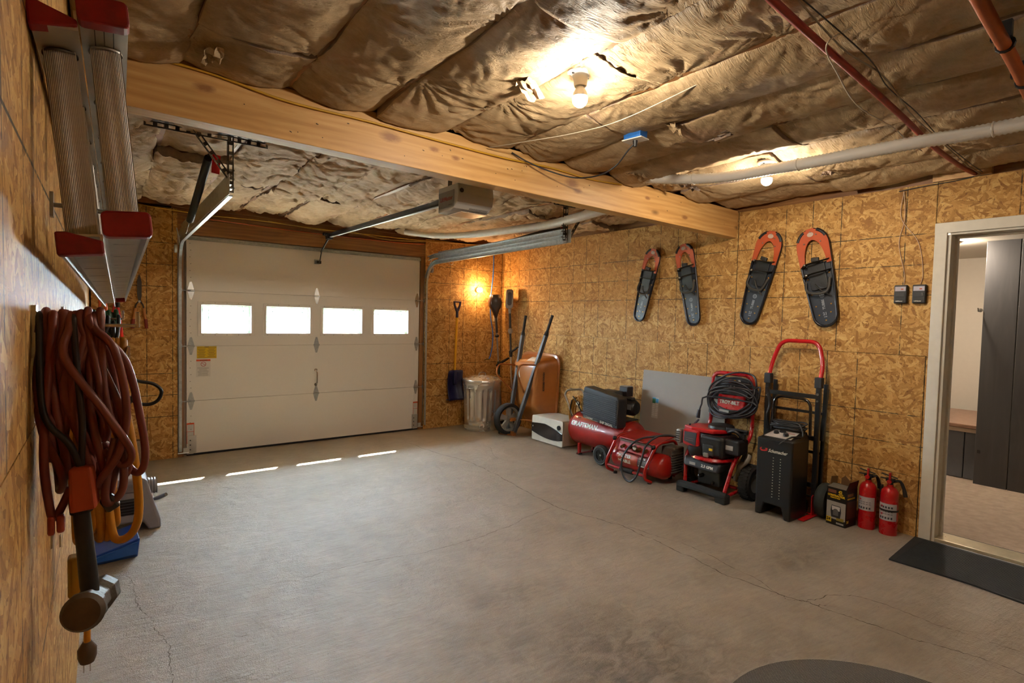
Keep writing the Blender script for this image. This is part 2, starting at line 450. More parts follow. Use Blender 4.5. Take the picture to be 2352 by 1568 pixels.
# outer shell, studs and framing behind the sheets
SHELL = mat('6a5238', .8)
def st(name, mb, m_, parent=None, **k):
    o = mb.build(name, m_, parent, **k)
    if not parent: o['kind'] = 'structure'
    return o
sh = MB()
sh.box((XL/2, YB-.08, 1.3), (4.7, .1, 2.7)); sh.box((XL-.08, -3.7, 1.3), (.1, 8.0, 2.7))
sh.box((-4.1, .105, 1.3), (.88, .05, 2.7)); sh.box((-.6, .105, 1.3), (1.38, .05, 2.7)); sh.box((-2.475, .105, 2.37), (2.4, .05, .60))
sh.box((.13, -2.33, 1.3), (.1, 5.0, 2.7)); sh.box((.13, -6.8, 1.3), (.1, 1.7, 2.7)); sh.box((.13, -5.4, 2.4), (.1, 1.2, .6))
sh.box((-2.2, -3.7, 2.70), (4.9, 8.2, .06))
st('wall_shell', sh, SHELL)
# garage door framing
fr = thing('trim_1', None, None, (0, 0, 0), kind='structure')
MB().box((-3.762, .045, 1.15), (.05, .066, 2.30)).build('door_jamb', PINEZ, fr, bev=.002)
MB().box((-1.205, .045, 1.15), (.05, .066, 2.30)).build('door_jamb', PINEZ, fr, bev=.002)
MB().box((-2.48, .03, 2.205), (2.62, .04, .15)).build('header_board', PINED, fr, bev=.002)
MB().box((-2.48, .045, 2.335), (2.70, .04, .10)).build('header_board', PINED, fr, bev=.002)
MB().box((-2.2, .045, 2.42), (4.4, .06, .08)).build('top_plate', PINED, fr, bev=.002)
MB().box((.06, -3.7, 2.46), (.09, 7.6, .05)).build('top_plate', PINEY, fr)
MB().box((.06, -3.7, 2.40), (.03, 7.6, .10)).build('top_plate', PINEY, fr)
MB().box((.035, -4.93, 2.395), (.05, .30, .055)).build('blocking', PINE, fr, bev=.002)
MB().box((XL-.03, -3.7, 2.47), (.06, 7.6, .06)).build('top_plate', PINEY, fr)
for i in range(6):
    MB().box((-4.2+.05*i, .09, 2.39), (.03, .03, .02))

# floor
fl = MB(); nx, ny = 40, 60
fl.box((-2.2, -3.7, -.06), (4.6, 8.1, .12))
floor = st('floor', fl, CONC)
CRK = mat('544939', .95, var=.3)
def crack(pts, wd=.0035, seed=0):
    rnd = random.Random(seed)
    P = smooth([Vector((x+rnd.uniform(-.02, .02), y, 0)) for x, y in pts], 5); P = smooth([p+Vector((rnd.uniform(-.012, .012), rnd.uniform(-.012, .012), 0)) for p in P], 5)
    vs, fs = [], []
    for i, p in enumerate(P):
        d = (P[min(i+1, len(P)-1)]-P[max(i-1, 0)]).normalized(); nrm = Vector((-d.y, d.x, 0))
        j = nrm*rnd.uniform(-.005, .005); w_ = wd*rnd.uniform(.1, .8)
        vs += [p+j+nrm*w_+Vector((0, 0, .0006)), p+j-nrm*w_+Vector((0, 0, .0006))]
        if i: k = 2*i; fs.append((k-2, k-1, k+1, k))
    MB().add(vs, fs).build('floor_crack', CRK, floor)
crack([(-1.65, -.53), (-1.62, -1.12), (-1.52, -1.63), (-1.55, -2.25), (-1.64, -2.87), (-1.61, -3.22), (-1.53, -3.53), (-1.56, -4.05), (-1.56, -4.45), (-1.48, -4.86), (-1.45, -5.21), (-1.35, -5.56), (-1.3, -6.2)], .004, 1)
crack([(-1.51, -3.59), (-1.44, -4.1), (-1.49, -4.55), (-1.53, -4.74), (-1.25, -4.89), (-1.22, -5.25), (-1.16, -5.53)], .0028, 2)
crack([(-3.50, -3.09), (-3.15, -3.11), (-2.76, -3.18), (-2.25, -3.14), (-1.70, -3.00)], .0022, 3)
crack([(-4.25, -2.55), (-4.20, -3.0), (-4.15, -3.37), (-4.15, -3.66)], .0025, 4)
crack([(-1.48, -4.86), (-1.54, -4.74)], .004, 5)
crack([(-1.0, -1.2), (-1.2, -1.6), (-1.1, -2.0)], .0018, 6)
# ground outside and roof overhang
ex = st('driveway', MB().box((-2.4, 10.2, -.10), (30, 20, .12)), mat('b9b3a8', .8, var=.2, sc=3))
st('roof_overhang', MB().box((-2.4, .46, 2.325), (6, .56, .12)), mat('c9c4ba', .6))

# ------------------------------------------------------------ ceiling: joists and insulation batts
ceil = thing('ceiling', None, None, (0, 0, 0), kind='structure')
MB().box((-2.2, -3.7, 2.66), (4.7, 7.9, .02)).build('roof_deck', PINED, ceil)
JX = [-3.68-.4064*2+.4064*k for k in range(12)]
for x in JX[1:]:
    if -4.42 < x < -.02:
        MB().box((x, -3.7, 2.53), (.038, 7.6, .235)).build('joist', PINEY, ceil)
def vnoise(x, y, seed=0):
    xi = np.floor(x).astype(np.int64); yi = np.floor(y).astype(np.int64); fx = x-xi; fy = y-yi
    def h(a, b):
        n = (a*374761393+b*668265263+seed*1442695041) & 0xffffffff
        n = ((n ^ (n >> 13))*1274126177) & 0xffffffff
        return ((n ^ (n >> 16)) & 0xffff)/65535.0
    sx = fx*fx*(3-2*fx); sy = fy*fy*(3-2*fy)
    return (h(xi, yi)*(1-sx)+h(xi+1, yi)*sx)*(1-sy)+(h(xi, yi+1)*(1-sx)+h(xi+1, yi+1)*sx)*sy
def batt(x0, x1, y0, y1, seed, far=False, fine=.012, sag=.062):
    rnd = random.Random(seed)
    W_ = x1-x0; nx = max(6, int(W_/fine)); ny = max(4, int((y1-y0)/fine))
    u = np.linspace(0, 1, nx+1); y = np.linspace(y0, y1, ny+1)
    U, Y = np.meshgrid(u, y); X = x0+U*W_
    st_ = []
    for side in (0, 1):
        yy = y0+rnd.uniform(.0, .5)
        while yy < y1:
            st_.append((x0+side*W_+(rnd.uniform(-.01, .01)), yy, rnd.uniform(.75, 1.0)))
            yy += rnd.uniform(.32, .75) if not far else rnd.uniform(.2, .5)
    edge = (vnoise(Y*2.3, U*0+seed*.7, seed)-.5)*.09*(1 if not far else 1.3)
    edge2 = (vnoise(Y*2.3, U*0+seed*.7+9, seed+5)-.5)*.09*(1 if not far else 1.3)
    E = np.clip(edge, 0, .07)*(1-U)+np.clip(edge2, 0, .07)*U
    pil = (1-np.abs(2*U-1)**2.0)*.75+.25*(1-np.abs(2*U-1)**6)
    S = sag*(.75+.5*vnoise(Y*1.1, U*0+3, seed+11))
    tent = np.ones_like(X); fold = np.zeros_like(X)
    for (sx_, sy_, a) in st_:
        dx = X-sx_; dy = Y-sy_; d = np.sqrt(dx*dx+dy*dy); ph = np.arctan2(dy, dx)
        tent *= 1-a*np.exp(-(d/.17)**1.0)
        k = rnd.choice([11, 14, 17]); p0 = rnd.uniform(0, 6)
        wv = np.sin(k*ph+p0+3*vnoise(X*5, Y*5, seed))*.6+np.abs(np.sin(k*.53*ph+p0))*.8
        fold += .0095*wv*np.exp(-d/.19)*(1-np.exp(-d/.035))
    n1 = vnoise(X*7, Y*4, seed+1)-.5; n2 = vnoise(X*16+n1*3, Y*9, seed+2)-.5
    rot = X*.8+Y*.6; rot2 = -X*.6+Y*.8
    rid = 1-np.abs(2*vnoise(rot*6, rot2*26+n1*6, seed+3)-1)
    rid2 = 1-np.abs(2*vnoise(rot2*14, rot*38+n1*7, seed+4)-1)
    amp = 1.0 if not far else 1.9
    Z = 2.408-(E+(S-E*.6)*pil)*tent + fold + amp*(.007*n1+.0045*n2+.0055*(rid-.5)+.0028*(rid2-.5))
    if far:
        cr = 1-np.abs(2*vnoise(X*4+n2*2, Y*6+n1*3, seed+8)-1)
        Z += .022*(cr**3)-.010
        st2 = (vnoise(Y*1.7, X*0+4, seed+21)-.5); Z += .03*np.sign(st2)*np.minimum(np.abs(st2)*6, 1)*.5
    Z = np.minimum(Z, 2.425)
    # wander of the edges so that neighbours part or lap
    e0 = (vnoise(Y*3.1, Y*0+1, seed+31)-.55)*.03; e1 = (vnoise(Y*3.1, Y*0+2, seed+32)-.55)*.03
    X = X+e0*(1-U)**2-e1*U**2
    V = np.stack([X, Y, Z], -1)
    # skirts: edge turned up towards the joist
    def skirt(c, s):
        a = V[:, c].copy(); a[:, 2] += .05; a[:, 0] += s*.006
        a[:, 2] = np.minimum(a[:, 2]+.0, 2.47)
        return a[:, None]
    V = np.concatenate([skirt(0, 1), V, skirt(-1, -1)], 1)
    e_ = V[:1].copy(); e_[..., 2] = np.minimum(e_[..., 2]+.06, 2.48); f_ = V[-1:].copy(); f_[..., 2] = np.minimum(f_[..., 2]+.06, 2.48)
    V = np.concatenate([e_, V, f_], 0)
    r_, c_ = V.shape[:2]
    idx = np.arange(r_*c_).reshape(r_, c_)
    F = np.stack([idx[:-1, :-1], idx[1:, :-1], idx[1:, 1:], idx[:-1, 1:]], -1)
    mi = np.zeros((r_-1, c_-1), int); mi[:, 0] = 1; mi[:, -1] = 1; mi[0] = 1; mi[-1] = 1
    me = bpy.data.meshes.new('insulation_batt')
    nF = F.shape[0]*F.shape[1]
    me.vertices.add(r_*c_); me.vertices.foreach_set('co', V.reshape(-1).astype(np.float32))
    me.loops.add(nF*4); me.loops.foreach_set('vertex_index', F.reshape(-1).astype(np.int32))
    me.polygons.add(nF); me.polygons.foreach_set('loop_start', np.arange(0, nF*4, 4, dtype=np.int32))
    me.polygons.foreach_set('material_index', mi.reshape(-1).astype(np.int32))
    me.polygons.foreach_set('use_smooth', np.ones(nF, bool))
    me.materials.append(PAPER2 if far else PAPER); me.materials.append(PINK)
    me.update(calc_edges=True)
    o = bpy.data.objects.new('insulation_batt', me); COL.objects.link(o); o.parent = ceil
    return o
edges = [XL+.003] + [x for x in JX if XL+.1 < x < -.02] + [-.003]
k = 0
for i in range(len(edges)-1):
    a, b = edges[i], edges[i+1]
    if b-a < .08: continue
    rnd = random.Random(i*7+1)
    c1 = -5.75+rnd.uniform(-.1, .1); c2 = -4.4+rnd.uniform(-.35, .35)
    if i < 2: c2 = -4.1+.3*i
    batt(a, b, -7.55, c1, 100+i, fine=.03)
    gap = .0 if i not in (1,) else .03
    batt(a, b, c1+.01, c2-gap, 200+i)
    batt(a, b, c2, -3.435, 300+i)
    c3 = -1.6+rnd.uniform(-.5, .5)
    batt(a, b, -3.30, c3-.02, 400+i, True)
    batt(a, b, c3-.01, -.12, 500+i, True)

# torn paper flaps
def flap(x, y, z, w_, h_, seed, m_=None, rz=0):
    rnd = random.Random(seed); n = 7; vs = []; fs = []
    for i in range(n):
        for j in range(n):
            vs.append(((i/(n-1)-.5)*w_+rnd.uniform(-.12, .12)*w_/n, (j/(n-1)-.5)*h_+rnd.uniform(-.2, .2)*h_/n, rnd.uniform(-.014, .014)-.03*((i/(n-1)-.5)**2)*4*.3))
    for i in range(n-1):
        for j in range(n-1): fs.append((i*n+j, (i+1)*n+j, (i+1)*n+j+1, i*n+j+1))
    o = MB().add(vs, fs).build('torn_paper', m_ or PAPER, ceil, sm=35); o.location = (x, y, z); o.rotation_euler = (rnd.uniform(-.4, .4), rnd.uniform(-.4, .4), rz)
    return o
flap(-2.93, -4.19, 2.37, .16, .07, 1, PAPER2, .5); flap(-4.02, -3.62, 2.37, .07, .12, 3); flap(-2.1, -4.3, 2.37, .10, .06, 4)
flap(-1.1, -3.7, 2.35, .12, .10, 5, PINK); flap(-1.55, -3.62, 2.36, .16, .08, 6); flap(-.75, -4.45, 2.36, .07, .06, 9, PINK)
flap(-1.85, -4.35, 2.37, .06, .2, 8, PINK)

BEAMW = wood_mat('a67840', 'bc8f54', 'cca46a', knots=((-4.02, 2.32, .02), (-3.2, 2.30, .028), (-2.95, 2.29, .016), (-2.82, 2.27, .014), (-2.2, 2.33, .02), (-1.95, 2.28, .03), (-1.9, 2.24, .02), (-.75, 2.22, .02), (-1.2, 2.30, .015)))
# ------------------------------------------------------------ main beam (three plies)
beam = thing('ceiling_beam', None, None, (0, 0, 0), kind='structure')
for i, yy in enumerate((-3.40, -3.362, -3.324)):
    zl, zr = 2.185+.002*i, 2.142+.002*i
    mb = MB(); y0, y1 = yy-.0178, yy+.0178
    mb.hexa([(XL+.002, y0, zl), (-.002, y0, zr), (-.002, y1, zr), (XL+.002, y1, zl), (XL+.002, y0, zl+.23), (-.002, y0, zr+.23), (-.002, y1, zr+.23), (XL+.002, y1, zl+.23)])
    mb.build('beam_ply', BEAMW, beam, bev=.003, seg=2)
NAIL = mat('2a211a', .6)
rn = random.Random(4)
mb = MB()
for i in range(26):
    x = rn.uniform(-3.95, -2.2) if i < 18 else rn.uniform(-2.2, -.2); z = rn.uniform(2.21, 2.34)
    mb.box((x, -3.4193, z), (.010 if i % 2 else .004, .0015, .003), (0, rn.uniform(0, 1), 0))
mb.build('nail_head', NAIL, beam)

# ------------------------------------------------------------ garage door
DL, DRr, DY = -3.712, -1.236, .03
SEC = .5334; DZ0 = -.0
door = thing('door_1', None, None, (0, 0, 0), kind='structure')
wins = [(-3.592, -3.134), (-3.002, -2.546), (-2.418, -1.962), (-1.829, -1.380)]
WZ0, WZ1 = 1.187, 1.476
GLASS = NT('window_glass')
_tr = GLASS.n('ShaderNodeBsdfTransparent', Color=(.93, .97, .94, 1)); _gl = GLASS.n('ShaderNodeBsdfGlossy', Roughness=.02)
_mx = GLASS.n('ShaderNodeMixShader', i0=.06, i1=_tr.outputs[0], i2=_gl.outputs[0]); GLASS.link(_mx.outputs[0], GLASS.t.nodes['Material Output'].inputs[0]); GLASS = GLASS.m
CLOUD = mat('cfe3d6', .6)
for k_ in range(4):
    z0 = k_*SEC+.0015; z1 = (k_+1)*SEC-.0008
    if k_ == 3: z1 = 2.118
    mb = MB()
    if k_ == 2:
        mb.box(((DL+DRr)/2, DY+.022, (z0+WZ0)/2), (DRr-DL, .044, WZ0-z0)); mb.box(((DL+DRr)/2, DY+.022, (z1+WZ1)/2), (DRr-DL, .044, z1-WZ1))
        xs = [DL]+[q for w_ in wins for q in w_]+[DRr]
        for a, b in zip(xs[::2], xs[1::2]): mb.box(((a+b)/2, DY+.022, (WZ0+WZ1)/2), (b-a, .044, WZ1-WZ0))
        pan = mb.build('door_section', DOORW, door)
        for a, b in wins:
            fr_ = MB(); cx, cz, w_, h_ = (a+b)/2, (WZ0+WZ1)/2, b-a, WZ1-WZ0
            ou = rrect(w_+.05, h_+.05, .004, 1); inn = rrect(w_-.012, h_-.012, .003, 1)
            fr_.ring(ou, inn, (cx, DY-.006, cz), (1, 0, 0), (0, 0, 1), (0, .012, 0))
            wf = fr_.build('window_frame', DOORW, pan, bev=.002)
            MB().box((cx, DY+.024, cz), (w_, .004, h_)).build('window_pane', GLASS, pan)
            # decorative insert outside the pane
            gi = MB(); yy = DY+.040
            gi.ring(rrect(w_-.0, h_-.0, .003, 1), rrect(w_-.05, h_-.045, .004, 1), (cx, yy-.006, cz), (1, 0, 0), (0, 0, 1), (0, .01, 0))
            for s_ in (-1, 1):
                xx = cx+s_*(w_/2-.075)
                gi.box((xx, yy, cz+.03), (.009, .008, h_*.62)); gi.box((xx-s_*.02, yy, cz+h_*.30), (.05, .008, .008))
            gi.build('window_insert', CLOUD, pan)
            sc_ = MB()
            for q in range(5):
                for s_ in (-1, 1): sc_.cyl((cx+(q-2)*w_*.23, DY-.0085, cz+s_*(h_/2+.013)), (cx+(q-2)*w_*.23, DY-.004, cz+s_*(h_/2+.013)), .003, n=8)
            sc_.build('frame_screw', DKGREY, pan)
    else:
        mb.box(((DL+DRr)/2, DY+.022, (z0+z1)/2), (DRr-DL, .044, z1-z0))
        pan = mb.build('door_section', DOORW, door, bev=.0015)
    if k_: MB().box(((DL+DRr)/2, DY+.03, z0-.003), (DRr-DL, .02, .03)).build('joint_light_block', DOORW, pan)  # strip added behind the joint to stop daylight leaking through
    # end stiles with punched holes
    for x in (DL+.03, DRr-.03):
        es = MB(); es.box((x, DY-.001, (z0+z1)/2), (.056, .002, z1-z0-.01)); es.build('end_stile', DOORW, pan)
        if x < -3:
            hb = MB()
            for q in range(7): hb.cyl((x+.006*(q % 2), DY-.0032, z0+.06+q*.065), (x+.006*(q % 2), DY-.001, z0+.06+q*.065), .0035, n=8)
            hb.build('stile_hole', DKGREY, pan)
# stiffening strut and bottom seal
s_ = MB(); s_.box(((DL+DRr)/2, DY-.012, 2.09), (DRr-DL, .024, .012)); s_.box(((DL+DRr)/2, DY-.022, 2.102), (DRr-DL, .004, .02)); s_.box(((DL+DRr)/2, DY-.006, 2.12), (DRr-DL, .02, .006))
s_.build('top_strut', GALV, door)
MB().cyl((DL, DY+.012, .010), (DRr, DY+.012, .010), .016, n=12).build('bottom_seal', BLACKR, door)
def leaf(cx, z, w_=.052, h_=.085):
    mb = MB()
    for s_ in (-1, 1):
        pl = [(-w_/2, 0), (w_/2, 0), (w_/2, .018), (w_*.16, h_), (-w_*.16, h_), (-w_/2, .018)]
        mb.prism([(a, b*s_) for a, b in pl], (cx, DY-.001, z), (1, 0, 0), (0, 0, 1), (0, -.004, 0))
        mb.cyl((cx, DY-.007, z+s_*h_*.6), (cx, DY-.004, z+s_*h_*.6), .005, n=8)
    mb.cyl((cx-w_/2-.004, DY-.010, z), (cx+w_/2+.004, DY-.010, z), .0085, n=10)
    return mb
for k_ in (1, 2, 3):
    z = k_*SEC
    for cx in (DL+.037, (DL+DRr)/2-.008, DRr-.032):
        h_ = leaf(cx, z).build('hinge', STEELB if k_ == 3 else GALV, door, sm=30)  # top hinges get a brighter steel, a reflection put into the colour
        if cx < -3.5 or cx > -1.4:
            s_ = -1 if cx < -3 else 1
            r_ = MB(); r_.cyl((cx, DY-.014, z), (cx+s_*.085, DY-.014, z), .005, n=8); r_.cyl((cx+s_*.075, DY-.014, z), (cx+s_*.09, DY-.014, z), .022, n=14)
            r_.build('roller', STEEL, h_, sm=30)
hd = MB(); hx = (DL+DRr)/2-.012
hd.tube([(hx, DY, .79), (hx, DY-.02, .785), (hx, DY-.045, .765), (hx, DY-.05, .71), (hx, DY-.045, .655), (hx, DY-.02, .635), (hx, DY, .63)], .007, 8, sm=4)
hd.cyl((hx, DY-.006, .79), (hx, DY, .79), .016, n=14); hd.cyl((hx, DY-.006, .63), (hx, DY, .63), .016, n=14)
hd.build('lift_handle', STEELB, door, sm=30)
# bottom brackets
BR = mat('c9cacb', .35, .7, var=.1)
for s_, cx in ((-1, DL+.045), (1, DRr-.040)):
    mb = MB(); mb.box((cx, DY-.004, .11), (.075, .006, .17)); mb.box((cx+s_*.055, DY-.02, .06), (.04, .004, .05)); mb.cyl((cx+s_*.03, DY-.02, .035), (cx+s_*.12, DY-.02, .035), .006, n=8)
    b_ = mb.build('bottom_bracket', BR, door)
    bo = MB()
    for q in range(3): bo.cyl((cx-.015, DY-.014, .06+q*.045), (cx-.015, DY-.006, .06+q*.045), .006, n=8)
    bo.build('bolt', DKGREY, b_)
# printed labels on the door
YEL = mat('d8b400', .5, var=.05); ORA = mat('d8501c', .5, var=.05); PAPW = mat('d9d6d2', .6, var=.04); INK = mat('4a4632', .6); INKG = mat('7a7a7c', .6); REDI = mat('b8233a', .5)
def decal(x0, x1, z0, z1, m_, y=DY-.0016, name='label'):
    return MB().box(((x0+x1)/2, y, (z0+z1)/2), (x1-x0, .0008, z1-z0)).build(name, m_, door)
d1 = decal(-3.625, -3.455, .945, 1.062, YEL, name='yellow_warning_label'); d1['label'] = 'yellow warning label on the door section'
l_ = MB()
l_.box((-3.54, DY-.0023, 1.052), (.16, .0004, .003)); l_.box((-3.54, DY-.0023, .95), (.16, .0004, .003))
for q in range(9):
    l_.box((-3.585, DY-.0023, 1.038-q*.0095), (.07-.01*(q % 3), .0004, .0028)); l_.box((-3.50, DY-.0023, 1.038-q*.0095), (.07-.012*((q+1) % 3), .0004, .0028))
l_.build('label_print', INK, d1)
text('WARNING', .008, (-3.56, DY-.0025, 1.055), (1, 0, 0), (0, 0, 1), INK, d1, bold=.0003)
d2 = decal(-3.63, -3.508, .765, .935, PAPW, name='white_warning_label'); d2['label'] = 'white warning label with red prohibition sign'
MB().box((-3.569, DY-.0023, .926), (.122, .0004, .016)).build('orange_band', ORA, d2)
text('WARNING', .013, (-3.60, DY-.0027, .921), (1, 0, 0), (0, 0, 1), INK, d2, bold=.0004)
pr = MB(); pr.ring(circ(.023, 24), circ(.019, 24), (-3.569, DY-.0025, .889), (1, 0, 0), (0, 0, 1), (0, .0004, 0)); pr.box((-3.569, DY-.0025, .889), (.042, .0004, .0035), (0, R(35), 0))
pr.build('prohibition_sign', REDI, d2)
l_ = MB(); rn = random.Random(2)
for q in range(10):
    l_.box((-3.572, DY-.0023, .855-q*.0085), (.085+rn.uniform(-.02, .015), .0004, .0022))
l_.build('label_print', INKG, d2)
for cx, z in ((-3.68, .225), (-1.268, .255)):
    d3 = decal(cx-.032, cx+.032, z-.105, z+.095, PAPW)
    f_ = MB(); f_.ring([(-.032, -.105), (.032, -.105), (.032, .095), (-.032, .095)], [(-.028, -.101), (.028, -.101), (.028, .091), (-.028, .091)], (cx, DY-.0024, z), (1, 0, 0), (0, 0, 1), (0, .0005, 0))
    f_.box((cx, DY-.0024, z+.01), (.06, .0004, .004)); f_.box((cx, DY-.0024, z+.085), (.056, .0004, .012)); f_.build('orange_border', ORA, d3)
    l_ = MB()
    for q in range(4): l_.box((cx, DY-.0024, z+.07-q*.012), (.04, .0004, .002))
    l_.build('label_print', INKG, d3)
# light through windows falls on the floor from the sun; doorway in the right wall
# ------------------------------------------------------------ doorway right
dw = thing('door_2', None, None, (0, 0, 0), kind='structure')
y0, y1 = -DR0, -DR1
mb = MB()
mb.box((-.009, y0-.034, DRH/2-.0), (.018, .066, DRH)); mb.box((-.012, y0-.022, DRH/2), (.010, .02, DRH))
mb.build('door_casing', TRIMW, dw, bev=.003)
mb = MB(); mb.box((-.009, y1+.034, DRH/2), (.018, .066, DRH)); mb.build('door_casing', TRIMW, dw, bev=.003)
mb = MB(); mb.box((-.0092, (y0+y1)/2, DRH-.034), (.0184, y0-y1, .068)); mb.build('door_casing', TRIMW, dw, bev=.003)
JI = .085
mb = MB(); mb.box((.09, y0-JI+.010, 1.005), (.185, .022, 2.01)); mb.box((.10, y0-JI-.006, 1.0), (.03, .016, 2.01)); mb.build('jamb', TRIMW, dw, bev=.002)
mb = MB(); mb.box((.09, y1+JI-.010, 1.005), (.185, .022, 2.01)); mb.build('jamb', TRIMW, dw, bev=.002)
mb = MB(); mb.box((.09, (y0+y1)/2, 2.02), (.185, y0-y1-.16, .022)); mb.box((.10, (y0+y1)/2, 2.003), (.03, y0-y1-.16, .016)); mb.build('jamb', TRIMW, dw, bev=.002)
MB().box((.085, (y0+y1)/2, .018), (.17, y0-y1-.15, .024)).build('threshold', mat('d2c4a6', .3, .5, var=.2), dw, bev=.004)
MB().box((.185, (y0+y1)/2, .012), (.03, y0-y1-.15, .024)).build('weather_strip', BLACKR, dw, bev=.004)
MB().box((.02, y0+.006, 1.05), (.02, .012, 2.1)).build('sheathing_edge', mat('a98a3e', .7), dw)

# room beyond
RW = mat('d3cabc', .7, var=.04)
MB().box((3.45, -5.0, 1.2), (.1, 5.0, 2.6)).build('wall_far', RW, kind='structure')
MB().box((1.8, -3.5, 1.2), (3.2, .1, 2.6)).build('wall_far_left', RW, kind='structure')
MB().box((1.8, -7.2, 1.2), (3.4, .1, 2.6)).build('wall_far_right', RW, kind='structure')
MB().box((1.85, -5.4, 2.23), (3.3, 3.8, .06)).build('ceiling_beyond', RW, kind='structure')
MB().box((1.85, -5.4, -.025), (3.3, 3.8, .05)).build('floor_beyond', mat('a08c7a', .8, var=.35, bump=.5, sc=14), kind='structure')
MB().box((.195, -2.2, 1.3), (.02, 5.2, 2.7)).build('wall_partition', RW, kind='structure')
# grey plank partition
GP = wood_mat('403f41', '464546', '4e4c4c', ax=2); GP2 = mat('5c5f66', .5, var=.1)
pp = thing('plank_partition', 'tall grey painted plank partition in the room beyond the doorway', 'partition', (1.98, -4.66, 0))
yy = 0; z_ = (-.0, .0)
for i, w_ in enumerate((.235, .26, .26, .26, .26, .26)):
    MB().box((.02, yy-w_/2, 1.10), (.04, w_-.006, 2.20)).build('plank', GP, pp, bev=.003); yy -= w_
MB().box((-.002, -.03, .30), (.004, .02, .03)).build('knot_hole', BLACK, pp)
hk = MB(); hk.tube([(-.0, .015, 1.58), (-.05, .02, 1.57), (-.06, .022, 1.60)], .006, 8, sm=3); hk.cyl((0, .015, 1.58), (-.006, .015, 1.58), .018, n=12)
hko = hk.build('coat_hook', STEELB, pp, sm=30)
bn = thing('bench', 'brown topped bench with grey panel front in the room beyond', 'bench', (2.66, -4.2, 0))
MB().box((0, 0, .50), (1.2, 1.25, .035)).build('bench_top', mat('8a6a55', .35), bn, bev=.006)
MB().box((0, 0, .462), (1.16, 1.21, .035)).build('bench_edge', mat('c0ad98', .5), bn)
for i in range(5):
    MB().box((-.54, .5-i*.245, .225), (.03, .238, .44)).build('front_board', GP2, bn, bev=.004)
MB().box((.05, 0, .22), (1.0, 1.15, .44)).build('bench_body', GP2, bn)
cl = thing('ceiling_light', 'small round ceiling light in the room beyond the doorway', 'ceiling light', (1.86, -4.44, 2.2))
MB().lath([(.07, 0), (.07, -.01), (.055, -.02), (.05, -.02)], n=24).build('trim_ring', mat('9c7a50', .4), cl, sm=30)
MB().ball((0, 0, -.024), .048, 16, (1, 1, .4)).build('lens', glow((1, .84, .66), BEYOND), cl, sm=60)
def point(name, loc, e, col, r=.03, parent=None):
    l = bpy.data.lights.new(name, 'POINT'); l.energy = e; l.color = col; l.shadow_soft_size = r
    o = bpy.data.objects.new(name, l); COL.objects.link(o); o.location = loc
    if parent: o.parent = parent
    return o
# ------------------------------------------------------------ tracks
def angle_iron(a, b, parent, w=.03, up=(0, 0, 1), name='perforated_angle', m_=None, nrm=(1, 0, 0)):
    """perforated angle from a to b: two legs with slots"""
    a = Vector(a); b = Vector(b); d = (b-a).normalized(); L = (b-a).length
    n1 = Vector(nrm); n1 = (n1-d*n1.dot(d)).normalized(); n2 = d.cross(n1)
    mb = MB()
    th = .002
    # leg 1 in plane (d, n2) with holes: rails and rungs
    for n_, o_ in ((n2, n1), (n1, n2)):
        mb.bar(a+n_*.003, b+n_*.003, .006, th, up=o_); mb.bar(a+n_*(w-.004), b+n_*(w-.004), .008, th, up=o_)
        k = max(1, int(L/.05))
        for i in range(k+1):
            p = a+d*(L*i/k); q0 = p+d*(-.010 if i else 0); q1 = p+d*(.010 if i < k else 0)
            mb.bar(q0+n_*(w/2), q1+n_*(w/2), w-.008, th, up=o_)
    return mb.build(name, m_ or GALVD, parent)
